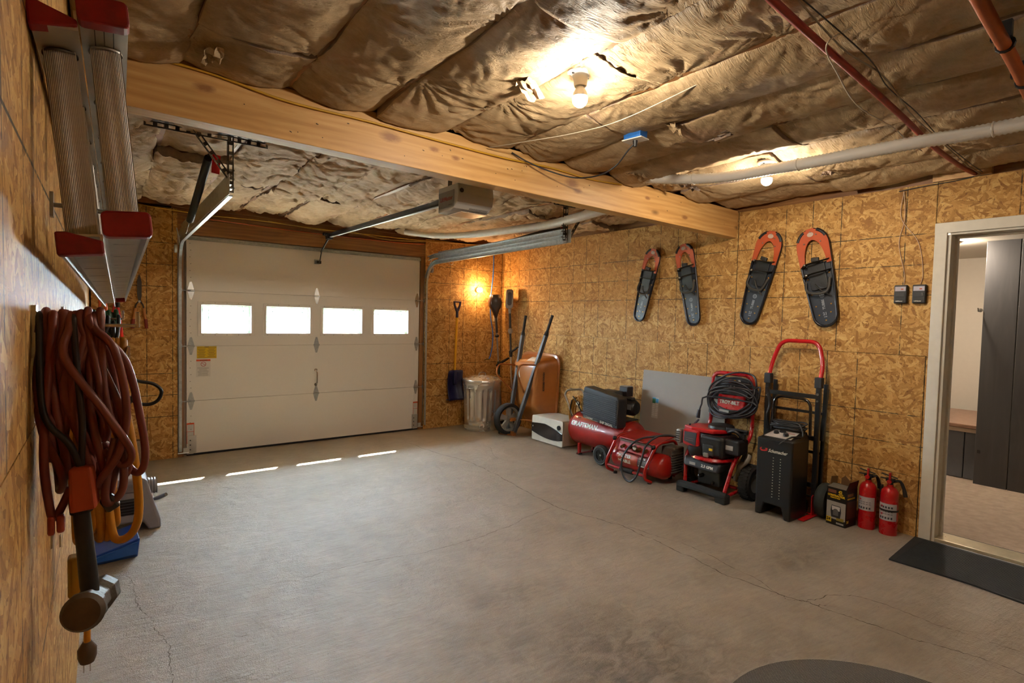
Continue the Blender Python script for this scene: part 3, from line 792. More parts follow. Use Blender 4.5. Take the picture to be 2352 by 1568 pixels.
def track(sx, label, grp):
    # sx -1 left, +1 right ; opening side is -sx
    x = -3.778 if sx < 0 else -1.155
    t = thing('garage_track', label, 'door track', (x, 0, 0), group=grp)
    i = -sx
    # vertical + curve + horizontal : C section swept
    def sweep(zoff, yend, y0, vert=True, name='track_rail'):
        r = .30
        pts = []
        if vert:
            pts = [Vector((0, y0, .06)), Vector((0, y0, 1.0)), Vector((0, y0, 1.80+zoff))]
            zt = 2.06+zoff
            for a in range(0, 9):
                t_ = R(90*a/8); pts.append(Vector((0, y0-.26+.26*math.cos(t_), 1.80+zoff+.26*math.sin(t_))))
        else:
            zt = 2.06+zoff; pts = [Vector((0, y0, zt-.02)), Vector((0, y0-.15, zt))]
        pts.append(Vector((0, yend, zt+.03)))
        prof = [(-.002, -.026), (.022, -.026), (.022, -.018), (.0, -.018), (.0, .018), (.022, .018), (.022, .026), (-.002, .026)]
        rs = []
        for k_, p in enumerate(pts):
            d = (pts[min(k_+1, len(pts)-1)]-pts[max(k_-1, 0)]).normalized()
            nv = Vector((1, 0, 0)).cross(d)
            rs.append([p+Vector((i*u*1.0, 0, 0))+nv*v for u, v in prof])
        return MB().rings(rs).build(name, GALV, t, sm=30)
    sweep(0, -2.52, -.005)
    sweep(.075, -2.50, -.06, False, 'upper_rail')
    # top angle along the horizontal track and flat jamb angle
    mb = MB(); mb.box((-i*.004, -1.42, 2.125), (.003, 2.3, .115)); mb.build('side_plate', GALV, t)
    mb = MB(); mb.box((-i*.006, .005, 1.0), (.003, .05, 1.9)); mb.box((-i*.03, .026, 1.0), (.05, .003, 1.9)); mb.build('jamb_angle', GALV, t)
    for z in (.12, .26, .95, 1.75):
        b_ = MB(); b_.box((-i*.03, .018, z), (.055, .003, .05)); b_.box((-i*.005, .0, z), (.003, .04, .05)); b_.cyl((-i*.04, .012, z), (-i*.04, .02, z), .006, n=8)
        b_.build('track_bracket', BR, t)
    fl_ = MB(); fl_.box((-i*.03, .012, 1.93), (.045, .004, .42)); fl_.build('flag_bracket', BR, t, bev=.002)
    # rear hanger of perforated angle
    ex = -2.50
    angle_iron((0, ex, 2.09), (0, ex, 2.425), t, nrm=(i, 0, 0))
    if sx < 0:
        angle_iron((.0, ex, 2.16), (-.19, ex, 2.415), t, nrm=(0, -1, 0)); angle_iron((-.40, ex-.01, 2.405), (.21, ex-.01, 2.405), t, nrm=(0, -1, 0))
    else:
        angle_iron((.02, ex, 2.10), (.22, ex, 2.40), t, nrm=(0, -1, 0)); angle_iron((-.15, ex-.01, 2.41), (.10, ex-.01, 2.41), t, nrm=(0, -1, 0))
    bl = MB()
    for q in range(3): bl.cyl((i*.0, ex+.01, 2.12+q*.05), (i*.035, ex+.01, 2.12+q*.05), .006, n=8)
    bl.build('bolt', STEELB, t)
    # pulley fork
    pf = MB(); pf.tube([(-i*.0, -.06, 2.02), (-i*.01, -.10, 2.10), (-i*.03, -.16, 2.16)], .005, 6); pf.cyl((-i*.02, -.07, 1.98), (-i*.04, -.07, 1.98), .038, n=20)
    pf.build('pulley', GALV, t, sm=30)
    return t
track(-1, 'steel track with hanger at the left of the garage door', 'overhead door tracks')
track(1, 'steel track with hanger at the right of the garage door', 'overhead door tracks')
def spring(label, a, b, m_, coil, grp='door springs'):
    a = Vector(a); b = Vector(b)
    t = thing('door_spring', label, 'spring', a, group=grp)
    d = b-a; L = d.length; dn = d.normalized(); q = Vector((0, 0, 1)).rotation_difference(dn)
    if coil:
        n = int(L/.011); pts = []
        for i in range(n*8+1):
            an = 2*PI*i/8; pts.append(q @ Vector((.021*math.cos(an), .021*math.sin(an), L*i/(n*8))))
        MB().tube(pts, .0032, 4).build('coil', m_, t, sm=60)
    else:
        mb = MB(); k = int(L/.009); rs = []
        prof = []
        for i in range(k*2+1): prof.append((.0245 if i % 2 else .022, L*i/(k*2)))
        mb.lath(prof, (0, 0, 0), dn, 14); mb.build('coil', m_, t, sm=60)
    e = MB(); e.tube([q @ Vector((.018, 0, 0)), q @ Vector((.01, 0, -.03)), q @ Vector((0, 0, -.05)), q @ Vector((-.01, 0, -.03))], .004, 6, sm=3)
    e.tube([q @ Vector((.0, 0, L)), q @ Vector((0, 0, L+.25))], .003, 6)
    e.build('end_hook', BLACK, t, sm=40)
    tg = MB(); tg.box((.035, -.02 if not coil else .03, -.035), (.045, .002, .11), (0, R(3), R(10))); tg.build('warning_tag', mat('c3121c', .5), t, label='red warning tag')
    return t
spring('black door spring with red tag above the left track', (-3.85, -2.32, 2.31), (-3.845, -1.42, 2.06), BLACK, False)
spring('dark coil spring with red tag above the right track', (-1.07, -2.36, 2.235), (-1.05, -1.50, 2.18), mat('4c4c4a', .4, .6), True)
# ------------------------------------------------------------ opener
op = thing('garage_door_opener', 'grey ceiling mounted garage door opener with long rail', 'door opener', (-2.46, -2.955, 2.08))
GREYP = mat('a5a19b', .45, var=.05); GREYD = mat('77746f', .5)
mb = MB()
pf = [(-.125, .05), (-.10, .0), (.10, .0), (.125, .05), (.125, .15), (-.125, .15)]   # profile across y? body: curved end towards camera
rs = []
for x, s_ in ((-.135, 1), (.135, 1)):
    rs.append([Vector((x, y, z)) for y, z in [(.12, .0), (.12, .16), (-.12, .16), (-.13, .10), (-.115, .045), (-.075, .012), (-.03, .0)]])
mb.rings(rs); mb.build('housing', GREYP, op, bev=.006, seg=3)
fp = MB(); fp.box((-.138, .01, .075), (.004, .19, .10)); fp.build('side_panel', GREYD, op, bev=.002)
text('LiftMaster', .038, (-.1405, .085, .066), (0, -1, 0), (0, 0, 1), mat('7c2a24', .5), op, bold=.0006)
MB().box((-.1405, -.04, .035), (.001, .05, .005)).build('small_print', mat('55504a', .5), op)
lv = MB()
for q in range(13): lv.box((-.02+q*.011, -.068, .012), (.004, .045, .006), (R(-25), 0, 0))
lv.build('vent_slot', GREYD, op)
MB().cyl((-.11, -.127, .115), (-.11, -.132, .115), .014, n=16).build('button', BLACK, op)
MB().box((.02, .01, -.004), (.20, .17, .006)).build('light_lens', mat('c2aa92', .35), op, bev=.003)
br = MB(); br.box((-.09, .05, .24), (.03, .003, .18)); br.box((.09, .05, .24), (.03, .003, .18)); br.build('hanging_strap', GALVD, op)
rl = MB(); rl.box((0, 1.43, .135), (.032, 2.62, .032), (R(.6), 0, 0)); rl.build('rail', BLACK, op)
ch = MB(); ch.box((-.0, 1.43, .112), (.022, 2.60, .006), (R(.6), 0, 0)); ch.build('chain', GALV, op)
tr = MB(); tr.box((0, 2.66, .13), (.05, .09, .045)); tr.box((0, 2.72, .165), (.09, .04, .03)); tr.cyl((-.04, 2.66, .155), (.04, 2.66, .155), .012, n=10); tr.build('trolley', BLACK, op, bev=.003)
ar = MB(); ar.bar((0, 2.70, .11), (-.01, 2.90, -.01), .02, .006, up=(1, 0, 0)); ar.bar((-.01, 2.86, .02), (-.015, 2.925, -.12), .022, .006, up=(1, 0, 0)); ar.box((-.02, 2.95, -.115), (.05, .05, .03)); ar.build('door_arm', BLACK, op)
db = MB(); db.box((-.03, 2.972, -.11), (.05, .01, .05)); db.build('arm_bracket', GALV, op)
# ------------------------------------------------------------ bare bulbs
PORC = mat('e4e0d8', .3, var=.03)
def bulb(name_label, loc, watts, col, e=40, box=True, rot=(0, 0, 0), stem=True, grp='bare ceiling bulbs'):
    t = thing('bare_bulb_light', name_label, 'light', loc, rot, group=grp)
    if box: MB().lath([(.05, .035), (.05, .002)], n=8).build('junction_box', mat('3d6a66', .5), t)
    MB().lath([(.057, .0), (.057, -.008), (.053, -.014), (.034, -.018), (.030, -.024), (.026, -.055), (.024, -.06)], n=32).build('lampholder', PORC, t, sm=30)
    sc_ = MB(); sc_.cyl((.042, 0, -.0185), (.042, 0, -.014), .005, n=10); sc_.cyl((-.042, 0, -.0185), (-.042, 0, -.014), .005, n=10); sc_.build('screw', DKGREY, t)
    MB().lath([(.0135, -.055), (.0145, -.062), (.022, -.075), (.0285, -.088), (.0305, -.102)], n=24).build('bulb_neck', mat('dcdad4', .4), t, sm=40)
    MB().lath([(.0300, -.102), (.0308, -.110), (.0295, -.122), (.024, -.132), (.014, -.140), (.006, -.1425), (.001, -.143)], n=24).build('bulb_globe', glow(col, e), t, sm=60)
    return t
b1 = bulb('bare bulb in white lampholder on the ceiling nearest the camera', (-2.80, -4.36, 2.415), 0, (1, .885, .72), BE1)
b2 = bulb('bare bulb in white lampholder on the ceiling beside the white duct', (-1.14, -4.27, 2.39), 0, (1, .885, .72), BE2)
b3 = thing('bare_bulb_light', 'warm glowing bulb on the back wall above the trash can', 'light', (-.405, -.075, 1.77))
MB().lath([(.03, 0), (.03, .03), (.018, .04), (.018, .055)], (0, .074, .0), (0, -1, .0), 20).build('lampholder', PORC, b3, sm=30)
MB().ball((0, 0, 0), .028, 18).build('bulb_globe', glow((1, .58, .26), BE3), b3, sm=60)
# unseen fill bulb added behind the camera to brighten the ladder and cords
fill_bulb = bulb('added fill bulb in white lampholder, unseen behind the camera', (-2.4, -6.9, 2.40), 0, (1, .84, .64), BE_FILL)
# ------------------------------------------------------------ duct, pipes, cables
DUCT = NT('duct_plastic'); o_ = DUCT.obj()
DUCT.bump(DUCT.n('ShaderNodeTexWave', _wave_type='BANDS', _bands_direction='Y', Vector=o_, Scale=26.0, Distortion=.6).outputs[1], .6, .006)
DUCT = DUCT.fin('c2bdb4', .5, 0, .5)
dp = smooth([Vector(p) for p in [(-1.17, -6.6, 2.33), (-1.18, -5.42, 2.30), (-1.24, -5.05, 2.295), (-1.28, -4.68, 2.29), (-1.27, -4.41, 2.30), (-1.29, -4.07, 2.31), (-1.36, -3.75, 2.345), (-1.42, -3.46, 2.40)]], 22)
def corr(pts, r, amp, per=.014, n=14):
    out = [pts[0]]; 
    L = 0; res = []
    # resample
    step = per/2; acc = 0
    for a, b in zip(pts[:-1], pts[1:]):
        d = (b-a).length; s_ = 0
        while acc+d-s_ >= step:
            s_ += step-acc; acc = 0; res.append(a+(b-a)*min(s_/d, 1))
        acc += d-s_
    return res, [r+(amp if i % 2 else 0) for i in range(len(res))]
pts, rr = corr(dp, .029, .004, .019)
dt = thing('flexible_duct', 'white flexible duct strapped under the ceiling past the second bulb', 'duct', (0, 0, 0))
MB().tube(pts, rr, 14).build('hose', mat('e4e1da', .5, var=.05), dt, sm=60)
for i in (int(len(pts)*f) for f in (.40, .66, .86)):
    p = pts[i]; MB().tube([p+Vector((.033*math.cos(a*PI/6), 0, .033*math.sin(a*PI/6))) for a in range(12)], .0035, 5, closed=True).build('strap', PORC, dt)
d2 = thing('smooth_duct', 'smooth grey white duct behind the beam above the right track', 'duct', (0, 0, 0))
MB().tube([(-1.22, -3.28, 2.30), (-1.20, -2.85, 2.27), (-1.13, -2.3, 2.26), (-1.14, -1.86, 2.27), (-1.25, -1.13, 2.28), (-1.4, -.6, 2.31), (-1.6, -.3, 2.36)], [.04, .04, .038, .036, .032, .028], 14, sm=8).build('hose', mat('d0cac0', .5), d2, sm=60)
def cable(name, label, cat, pts, r, col, grp=None, sm=8, rough=.5, n=8, metal=0):
    pts = [Vector(p) for p in pts]
    o = MB().tube([p-pts[0] for p in pts], r, n, sm=sm).build(name, mat(col, rough, metal), sm=60)
    o.location = pts[0]; return tag(o, label, cat, grp)
cable('red_pipe', 'red pipe running across the ceiling', 'pipe', [(-3.4, -5.19, 2.36), (-2.72, -5.15, 2.345), (-2.03, -5.11, 2.345), (-1.44, -5.07, 2.35), (-.88, -5.03, 2.35), (-.3, -5.01, 2.36), (.0, -5.0, 2.38)], .0125, '86201a', n=12)
cable('orange_pipe', 'thick orange pipe at the top right corner of the ceiling', 'pipe', [(-3.2, -5.60, 2.27), (-2.44, -5.56, 2.27), (-2.0, -5.54, 2.27), (-1.4, -5.50, 2.28), (-.6, -5.46, 2.30), (0, -5.44, 2.32)], .018, '984617', n=12)
cable('blue_pipe', 'blue pipe beside the orange pipe', 'pipe', [(-2.9, -5.70, 2.26), (-2.38, -5.645, 2.27), (-2.12, -5.60, 2.30), (-1.8, -5.57, 2.36), (-1.2, -5.56, 2.38)], .016, '2a6f9c', n=12)
for x, y in ((-2.17, -5.55), (-1.80, -5.53)):
    c_ = MB(); c_.tube([Vector((x, y+.021*math.cos(a*PI/6), 2.27+.021*math.sin(a*PI/6))) for a in range(12)], .005, 6, closed=True); c_.box((x, y+.01, 2.315), (.02, .05, .05))
    tag(c_.build('pipe_clip', BLACK), 'black clip holding the orange pipe, ' + ('nearer the beam' if x < -2 else 'nearer the doorway wall'), 'clip', 'pipe clips')
W = 'b8ae9a'
cable('ceiling_wire', 'thin white wire hanging beside the red pipe', 'wire', [(-2.40, -5.21, 2.38), (-2.46, -5.16, 2.325), (-2.25, -5.11, 2.31), (-1.9, -5.05, 2.30), (-1.45, -5.03, 2.32), (-1.18, -5.0, 2.325), (-.9, -4.98, 2.34)], .0025, W)
cable('ceiling_wire', 'thin twisted brown wires following the red pipe', 'wire', [(-2.72, -5.19, 2.36), (-2.35, -5.17, 2.34), (-2.0, -5.17, 2.35), (-1.55, -5.12, 2.34), (-1.2, -5.10, 2.34), (-.8, -5.07, 2.35), (-.4, -5.05, 2.35), (-.02, -5.03, 2.37)], .003, '8a7d68')
cable('ceiling_wire', 'thin black wire following the red pipe', 'wire', [(-2.72, -5.20, 2.36), (-2.2, -5.19, 2.35), (-1.9, -5.15, 2.345), (-1.5, -5.13, 2.35), (-1.0, -5.09, 2.35), (-.4, -5.06, 2.36), (-.02, -5.04, 2.38)], .0022, '1c1a1a')
cable('ceiling_wire', 'white cable stapled from the first bulb box to the beam', 'wire', [(-2.38, -4.85, 2.42), (-2.42, -4.30, 2.345), (-2.46, -4.0, 2.34), (-2.56, -3.7, 2.345), (-2.62, -3.45, 2.36)], .0024, 'a89c88')
# yellow cables along the beam top and the header
cable('yellow_cable', 'yellow cable stapled along the top of the beam', 'cable', [(-4.33, -3.427, 2.385), (-4.0, -3.428, 2.38), (-3.7, -3.43, 2.345), (-3.3, -3.43, 2.345), (-2.9, -3.43, 2.335), (-2.5, -3.43, 2.33), (-2.15, -3.43, 2.34), (-1.8, -3.43, 2.33), (-1.5, -3.43, 2.345)], .0055, 'b98a1c', n=8)
MB()
cable('header_cable', 'yellow cable along the header above the garage door', 'cable', [(-4.2, -.03, 2.36), (-3.6, -.02, 2.33), (-3.1, -.03, 2.335), (-2.6, -.02, 2.325), (-2.0, -.02, 2.325), (-1.3, -.02, 2.33), (-.9, -.03, 2.35)], .005, 'c08f20', 'header cables')
cable('header_cable', 'orange cable along the header above the garage door', 'cable', [(-3.7, .0, 2.30), (-3.2, -.01, 2.285), (-2.7, -.0, 2.275), (-2.0, -.01, 2.27), (-1.5, -.0, 2.275), (-1.2, -.01, 2.29)], .005, 'b8501c', 'header cables')
cable('header_cable', 'second yellow cable sagging above the garage door', 'cable', [(-3.0, -.045, 2.34), (-2.5, -.05, 2.31), (-2.1, -.03, 2.33), (-1.7, -.03, 2.29), (-1.2, -.03, 2.32), (-.6, -.03, 2.35), (-.1, -.03, 2.36)], .004, 'a8802c', 'header cables')
# ceiling outlet with black cord
ol = thing('ceiling_outlet', 'ceiling outlet in a blue box', 'outlet', (-2.15, -4.10, 2.345), (0, 0, R(8)))
MB().box((0, 0, .03), (.07, .10, .06)).build('blue_box', mat('1d5fa8', .5), ol, bev=.004)
MB().box((0, 0, -.002), (.075, .118, .006)).build('cover_plate', mat('c9c5bb', .4), ol, bev=.002)
pg = MB(); pg.cyl((0, -.0, -.005), (.0, 0, -.035), .014, .009, 12); pg.build('plug', BLACK, ol, sm=30)
cable('power_cable', 'black cord looping from the ceiling outlet to the beam', 'cord', [(-2.15, -4.10, 2.33), (-2.16, -4.06, 2.295), (-2.10, -3.92, 2.255), (-2.06, -3.75, 2.245), (-2.10, -3.60, 2.255), (-2.22, -3.52, 2.285), (-2.35, -3.46, 2.33), (-2.45, -3.435, 2.37)], .0042, '17171a')
# blue air hose in the corner, small fitting
cable('blue_hose', 'blue air hose hanging in the corner by the string trimmers', 'hose', [(-.19, -.055, 2.26), (-.185, -.05, 2.1), (-.19, -.05, 1.95), (-.21, -.05, 1.78), (-.225, -.05, 1.6), (-.21, -.05, 1.4), (-.175, -.05, 1.22), (-.175, -.05, 1.05), (-.20, -.05, .92), (-.225, -.05, .86)], .0075, '2c62b4', n=10)
ft = MB(); ft.cyl((0, 0, 0), (-.04, 0, .0), .009, n=10); ft.cyl((-.04, 0, 0), (-.07, 0, 0), .005, n=8)
ft = ft.build('hose_fitting', mat('8a7a48', .35, .8), sm=30); ft.location = (-.225, -.05, .855); tag(ft, 'small brass fitting at the end of the blue hose', 'fitting')
rg = MB().tube([Vector((.032*math.cos(a*PI/10), 0, .032*math.sin(a*PI/10))) for a in range(20)], .003, 6, closed=True); rg.box((0, .006, .034), (.01, .02, .01))
rg = rg.build('wall_ring', STEEL, sm=60); rg.location = (-.82, -.014, 2.10); tag(rg, 'small metal ring hanging high on the back wall', 'ring')
ob = thing('wall_outlet', 'pale wall outlet behind the string trimmers', 'outlet', (-.10, -.004, 1.42))
MB().box((0, 0, 0), (.07, .008, .115)).build('cover_plate', mat('cfc4ac', .4), ob, bev=.003)
MB().box((0, -.005, .02), (.012, .003, .025)).build('socket', BLACK, ob); MB().box((0, -.005, -.025), (.012, .003, .025)).build('socket', BLACK, ob)
# ================================================================ right wall, from the corner to the doorway
# --- trash can
tc = thing('trash_can', 'galvanised steel trash can with lid under the glowing corner bulb', 'trash can', (-.503, -.306, 0))
CAN = mat('dcdcda', .27, .75, var=.02, sc=3)
mb = MB(); prof = [(.20, 0), (.218, .0), (.222, .012), (.218, .03), (.219, .055), (.224, .065), (.219, .075), (.221, .10)]
n = 120; rs = []
def canr(z): return .214+.026*z/.62
zs = [0, .004, .02, .03, .055, .065, .075, .11, .13, .15] + [.15+.36*i/8 for i in range(1, 9)] + [.525, .54, .56, .575, .585, .60, .61]
bump_ = {.02: .005, .03: .005, .065: .005, .575: .005, .56: .004, .60: .003}
for z in zs:
    r0 = canr(z)+bump_.get(z, 0); rr_ = []
    env = 1 if .14 <= z <= .52 else 0
    for j in range(n):
        a = 2*PI*j/n; c = (0, .004, .011, .012, .011, .004)[j % 6]
        rr_.append(Vector(((r0-c*env)*math.cos(a), (r0-c*env)*math.sin(a), z)))
    rs.append(rr_)
mb.rings(rs); mb.build('can_body', CAN, tc, sm=75)
MB().lath([(.247, .600), (.252, .602), (.252, .625), (.248, .632), (.235, .636), (.15, .664), (.05, .678), (.001, .68)], n=48).build('lid', CAN, tc, sm=35)
MB().tube([(-.05, .0, .675), (-.045, 0, .705), (0, 0, .715), (.045, 0, .705), (.05, 0, .675)], .006, 8, sm=4).build('lid_handle', STEEL, tc, sm=60)
for a in (R(200), R(20)):
    c_, s_ = math.cos(a), math.sin(a); r_ = .243
    MB().tube([(r_*c_-.04*s_, r_*s_+.04*c_, .56), ((r_+.02)*c_-.045*s_, (r_+.02)*s_+.045*c_, .53), ((r_+.02)*c_+.045*s_, (r_+.02)*s_-.045*c_, .53), (r_*c_+.04*s_, r_*s_-.04*c_, .56)], .005, 8).build('side_handle', STEEL, tc, sm=60)
# --- snow shovel on the back wall
ss = thing('snow_shovel', 'blue snow shovel with yellow shaft hanging on the back wall', 'shovel', (-.735, -.045, 0), (0, R(0), 0))
sh = MB(); sh.tube([(0, 0, 1.46), (-.008, 0, 1.1), (-.02, -.0, .70)], .015, 12, sm=4); sh.build('shaft', mat('e0a818', .4), ss, sm=60)
NAVY = mat('1a1c48', .4)
dg = MB(); dg.ring([(-.055, .08), (.055, .08), (.050, .03), (.02, -.05), (-.02, -.05), (-.050, .03)], [(-.033, .062), (.033, .062), (.028, .03), (.007, -.01), (-.007, -.01), (-.028, .03)], (0, -.013, 1.53), (1, 0, 0), (0, 0, 1), (0, .026, 0)); dg.cyl((0, 0, 1.40), (0, 0, 1.50), .018, n=12)
dg.build('grip', mat('2c2440', .4), ss, bev=.005)
bd = MB(); rs = []
for j in range(15):
    v = j/14; z = .73-.38*v; w_ = .108+.012*v if j else .10
    y = -.015+.03*math.sin(v*PI*.9)-.05*v*v
    rs.append([(-.035+w_*u, y-.045*(u*u), z) for u in [-1+i/6 for i in range(13)]])
vs = [p for r_ in rs for p in r_]; fs = [(j*13+i, j*13+i+1, (j+1)*13+i+1, (j+1)*13+i) for j in range(14) for i in range(12)]
b_ = bd.add(vs, fs).build('blade', NAVY, ss, sm=60); so_ = b_.modifiers.new('s', 'SOLIDIFY'); so_.thickness = .004
MB().box((-.035, -.035, .36), (.24, .008, .014)).build('wear_edge', mat('7a7a90', .3, .4), ss)
MB().hexa([(-.05, -.04, .55), (-.01, -.04, .55), (-.01, -.01, .55), (-.05, -.01, .55), (-.045, -.03, .73), (-.005, -.03, .73), (-.005, .01, .73), (-.045, .01, .73)]).build('socket', NAVY, ss, bev=.006)
# --- string trimmers
def trimmer(name_label, top, bot, kind):
    top = Vector(top); bot = Vector(bot); t = thing('string_trimmer', name_label, 'string trimmer', bot)
    T_ = top-bot; d = -T_.normalized()
    def P(s, off=(0, 0, 0)): return T_+d*s+Vector(off)
    L = T_.length
    if kind == 0:
        mb = MB(); mb.lath([(.03, -.09), (.075, -.08), (.094, -.03), (.095, .03), (.085, .075), (.055, .12), (.03, .18), (.018, .22)], P(0), d, 20); mb.build('engine_cover', mat('3c2a26', .25, coat=.5), t, sm=40)
        MB().box(P(-.02, (-.045, -.03, 0)), (.06, .05, .10)).build('muffler', mat('5a5450', .5), t, bev=.008)
        MB().ball(P(-.065, (.01, -.02, 0)), .016, 10).build('primer_bulb', mat('a01818', .3), t, sm=60)
        MB().cyl(P(.22), P(.42), .017, n=12).build('front_grip', mat('4a4038', .8), t, sm=30)
        MB().ball(P(.46), .028, 12, (1.1, 1, .8)).build('throttle', BLACK, t, sm=60)
        MB().cyl(P(.42), P(.80), .012, n=12).build('upper_tube', mat('a8a29a', .35, .7), t, sm=30)
        h = MB(); h.tube([P(.86), P(.84, (-.06, -.05, 0)), P(.80, (-.02, -.12, .01)), P(.78, (.08, -.12, .03)), P(.82, (.03, -.02, 0))], .013, 10, sm=5); h.build('loop_handle', BLACKR, t, sm=60)
        MB().cyl(P(.80), P(.97), .016, n=12).build('coupling', mat('1f3a30', .5), t, sm=30)
        MB().cyl(P(.97), P(L-.02), .0115, n=12).build('lower_tube', mat('8c8880', .35, .6), t, sm=30)
    else:
        MB().prism(rrect(.10, .25, .035, 4), P(.0, (-.01, -.01, 0)), (.8, -.6, 0), (.03, .02, 1), (-.05, -.067, 0)).build('motor_housing', mat('98928c', .4), t, bev=.008)
        MB().prism(rrect(.055, .17, .027, 4), P(.0, (-.057, -.076, 0)), (.8, -.6, 0), (.03, .02, 1), (-.010, -.013, 0)).build('battery', mat('3a2e26', .4), t, bev=.004)
        MB().cyl(P(.12), P(.19), .022, .016, 14).build('collar', mat('a8a29a', .35, .6), t, sm=30)
        MB().cyl(P(.18), P(.38), .016, n=12).build('grip_tube', mat('3a3a38', .7), t, sm=30)
        MB().ball(P(.42), .036, 14, (.9, .9, 1.1)).build('adjuster', mat('a4a09a', .4), t, sm=60)
        MB().cyl(P(.44), P(.70), .014, n=12).build('mid_tube', mat('45423e', .5), t, sm=30)
        h = MB(); h.tube([P(.70), P(.68, (-.03, -.08, 0)), P(.64, (0, -.13, 0)), P(.63, (.05, -.08, 0)), P(.70)], .011, 10, sm=5); h.cyl(P(.68), P(.76), .026, .020, 12); h.build('loop_handle', BLACKR, t, sm=60)
        MB().cyl(P(.76), P(L-.02), .011, n=12).build('lower_tube', mat('b8b2aa', .35, .5), t, sm=30)
    MB().lath([(.035, 0), (.05, .02), (.05, .045), (.02, .07)], n=16).build('cutting_head', BLACK, t, sm=40)
trimmer('string trimmer with dark brown engine leaning in the corner', (-.235, -.17, 1.63), (-.10, -.20, .0), 0)
trimmer('string trimmer with grey housing nearest the right wall', (-.085, -.29, 1.66), (-.09, -.42, .0), 1)

# --- wheelbarrow standing on its nose
wbw = thing('wheelbarrow', 'orange wheelbarrow stood up on its nose beside the trash can', 'wheelbarrow', (0, 0, 0))
ORG = mat('a4652c', .38, var=.12, coat=.2); HG = mat('4d4f52', .5, var=.15); 
def hand(a, b, g):
    a = Vector(a); b = Vector(b); L = (b-a).length; d = (b-a).normalized()
    h = MB().bar(a, a+d*(L-.24), .038, .045, up=(-1, 0, 0)).build('handle', HG, wbw, bev=.004)
    m_ = MB(); m_.cyl(a+d*(L-.25), a+d*(L-.19), .03, .017, 12); m_.cyl(a+d*(L-.19), b, .016, .018, 12); m_.build('grip', BLACKR, h, sm=30)
hand((-.42, -.885, .02), (-.17, -1.245, 1.455), 0); hand((-.42, -.765, .02), (-.17, -.745, 1.445), 0)
# tub: rim plane near the wall, bottom towards the room
tub = MB()
def trap(x, y0t, y1t, y0b, y1b, z0, z1, r=.10):
    pts = []
    base = [(y1b, z0), (y1t, z1), (y0t, z1), (y0b, z0)]
    P4 = [Vector((0, a, b)) for a, b in base]; out = []
    for i in range(4):
        p = P4[i]; a = (P4[i-1]-p).normalized()*r; b = (P4[(i+1) % 4]-p).normalized()*r
        for j in range(6):
            t_ = j/5; q = (p+a)*(1-t_)**2+p*2*t_*(1-t_)+(p+b)*t_*t_; out.append(Vector((x, q.y, q.z)))
    return out
rings = [trap(-.030, -.54, -1.24, -.62, -1.20, .10, .975, .12), trap(-.045, -.53, -1.25, -.61, -1.21, .09, .985, .12), trap(-.05, -.55, -1.23, -.63, -1.19, .11, .965, .12), trap(-.16, -.60, -1.20, -.68, -1.15, .20, .945, .11), trap(-.27, -.66, -1.15, -.72, -1.10, .33, .91, .10), trap(-.30, -.70, -1.11, -.76, -1.06, .37, .87, .09)]
tub.rings(rings, cap=False)
nn = len(rings[-1]); tub.f.append(tuple(range(len(tub.v)-nn, len(tub.v)))); tub.m.append(0)
tb = tub.build('tub', ORG, wbw, sm=50)
MB().tube([p+Vector((.004, 0, 0)) for p in trap(-.04, -.53, -1.25, -.61, -1.21, .09, .985, .12)], .009, 8, closed=True).build('rim', ORG, tb, sm=60)
text('RUGGED TOUGH', .028, (-.208, -1.178, .56), (0, 0, 1), (-.91, .41, 0), BLACK, tb, bold=.001, align='LEFT')
MB().box((-.302, -.80, .74), (.002, .035, .10), (R(-12), 0, 0)).build('sticker', mat('cfc9be', .5), tb); MB().box((-.235, -1.0, .925), (.10, .16, .002), (0, R(-25), 0)).build('sticker', mat('d8cfc6', .5), tb)
lg = MB()
lg.tube(arcpath([(-.26, -.72, .83), (-.55, -.72, .86), (-.60, -.74, .74), (-.36, -.74, .53)], .06), .010, 8)
lg.tube(arcpath([(-.24, -1.10, .86), (-.52, -1.10, .88), (-.56, -1.10, .78), (-.36, -.98, .53)], .06), .010, 8)
lg.tube([(-.24, -1.10, .86), (-.26, -.72, .83)], .009, 8)
lg.build('leg_frame', mat('a3602a', .4), wbw, sm=40)
wh = MB(); 
wh.lath([(.145, -.035), (.17, -.045), (.188, -.03), (.192, 0), (.188, .03), (.17, .045), (.145, .035)], (-.45, -.80, .195), (0, 1, 0), 36, cap=False)
w_ = wh.build('tire', BLACKR, wbw, sm=50)
hb = MB(); hb.lath([(.147, -.04), (.14, -.03), (.13, -.015), (.13, .015), (.14, .03), (.147, .04)], (-.45, -.80, .195), (0, 1, 0), 36, cap=False)
for k_ in range(5):
    a = 2*PI*k_/5+.3; c_, s_ = math.cos(a), math.sin(a)
    p0 = Vector((-.45, -.825, .195)); hb.hexa([p0+Vector((-.022*s_+.03*c_, 0, .022*c_+.03*s_)), p0+Vector((.022*s_+.03*c_, 0, -.022*c_+.03*s_)), p0+Vector((.022*s_+.03*c_, .03, -.022*c_+.03*s_)), p0+Vector((-.022*s_+.03*c_, .03, .022*c_+.03*s_)), p0+Vector((.14*c_-.036*s_, .01, .14*s_+.036*c_)), p0+Vector((.14*c_+.036*s_, .01, .14*s_-.036*c_)), p0+Vector((.14*c_+.036*s_, .035, .14*s_-.036*c_)), p0+Vector((.14*c_-.036*s_, .035, .14*s_+.036*c_))])
hb.cyl((-.45, -.84, .195), (-.45, -.76, .195), .04, n=16)
hb.build('hub', mat('9a9894', .4, .3), w_, sm=30)
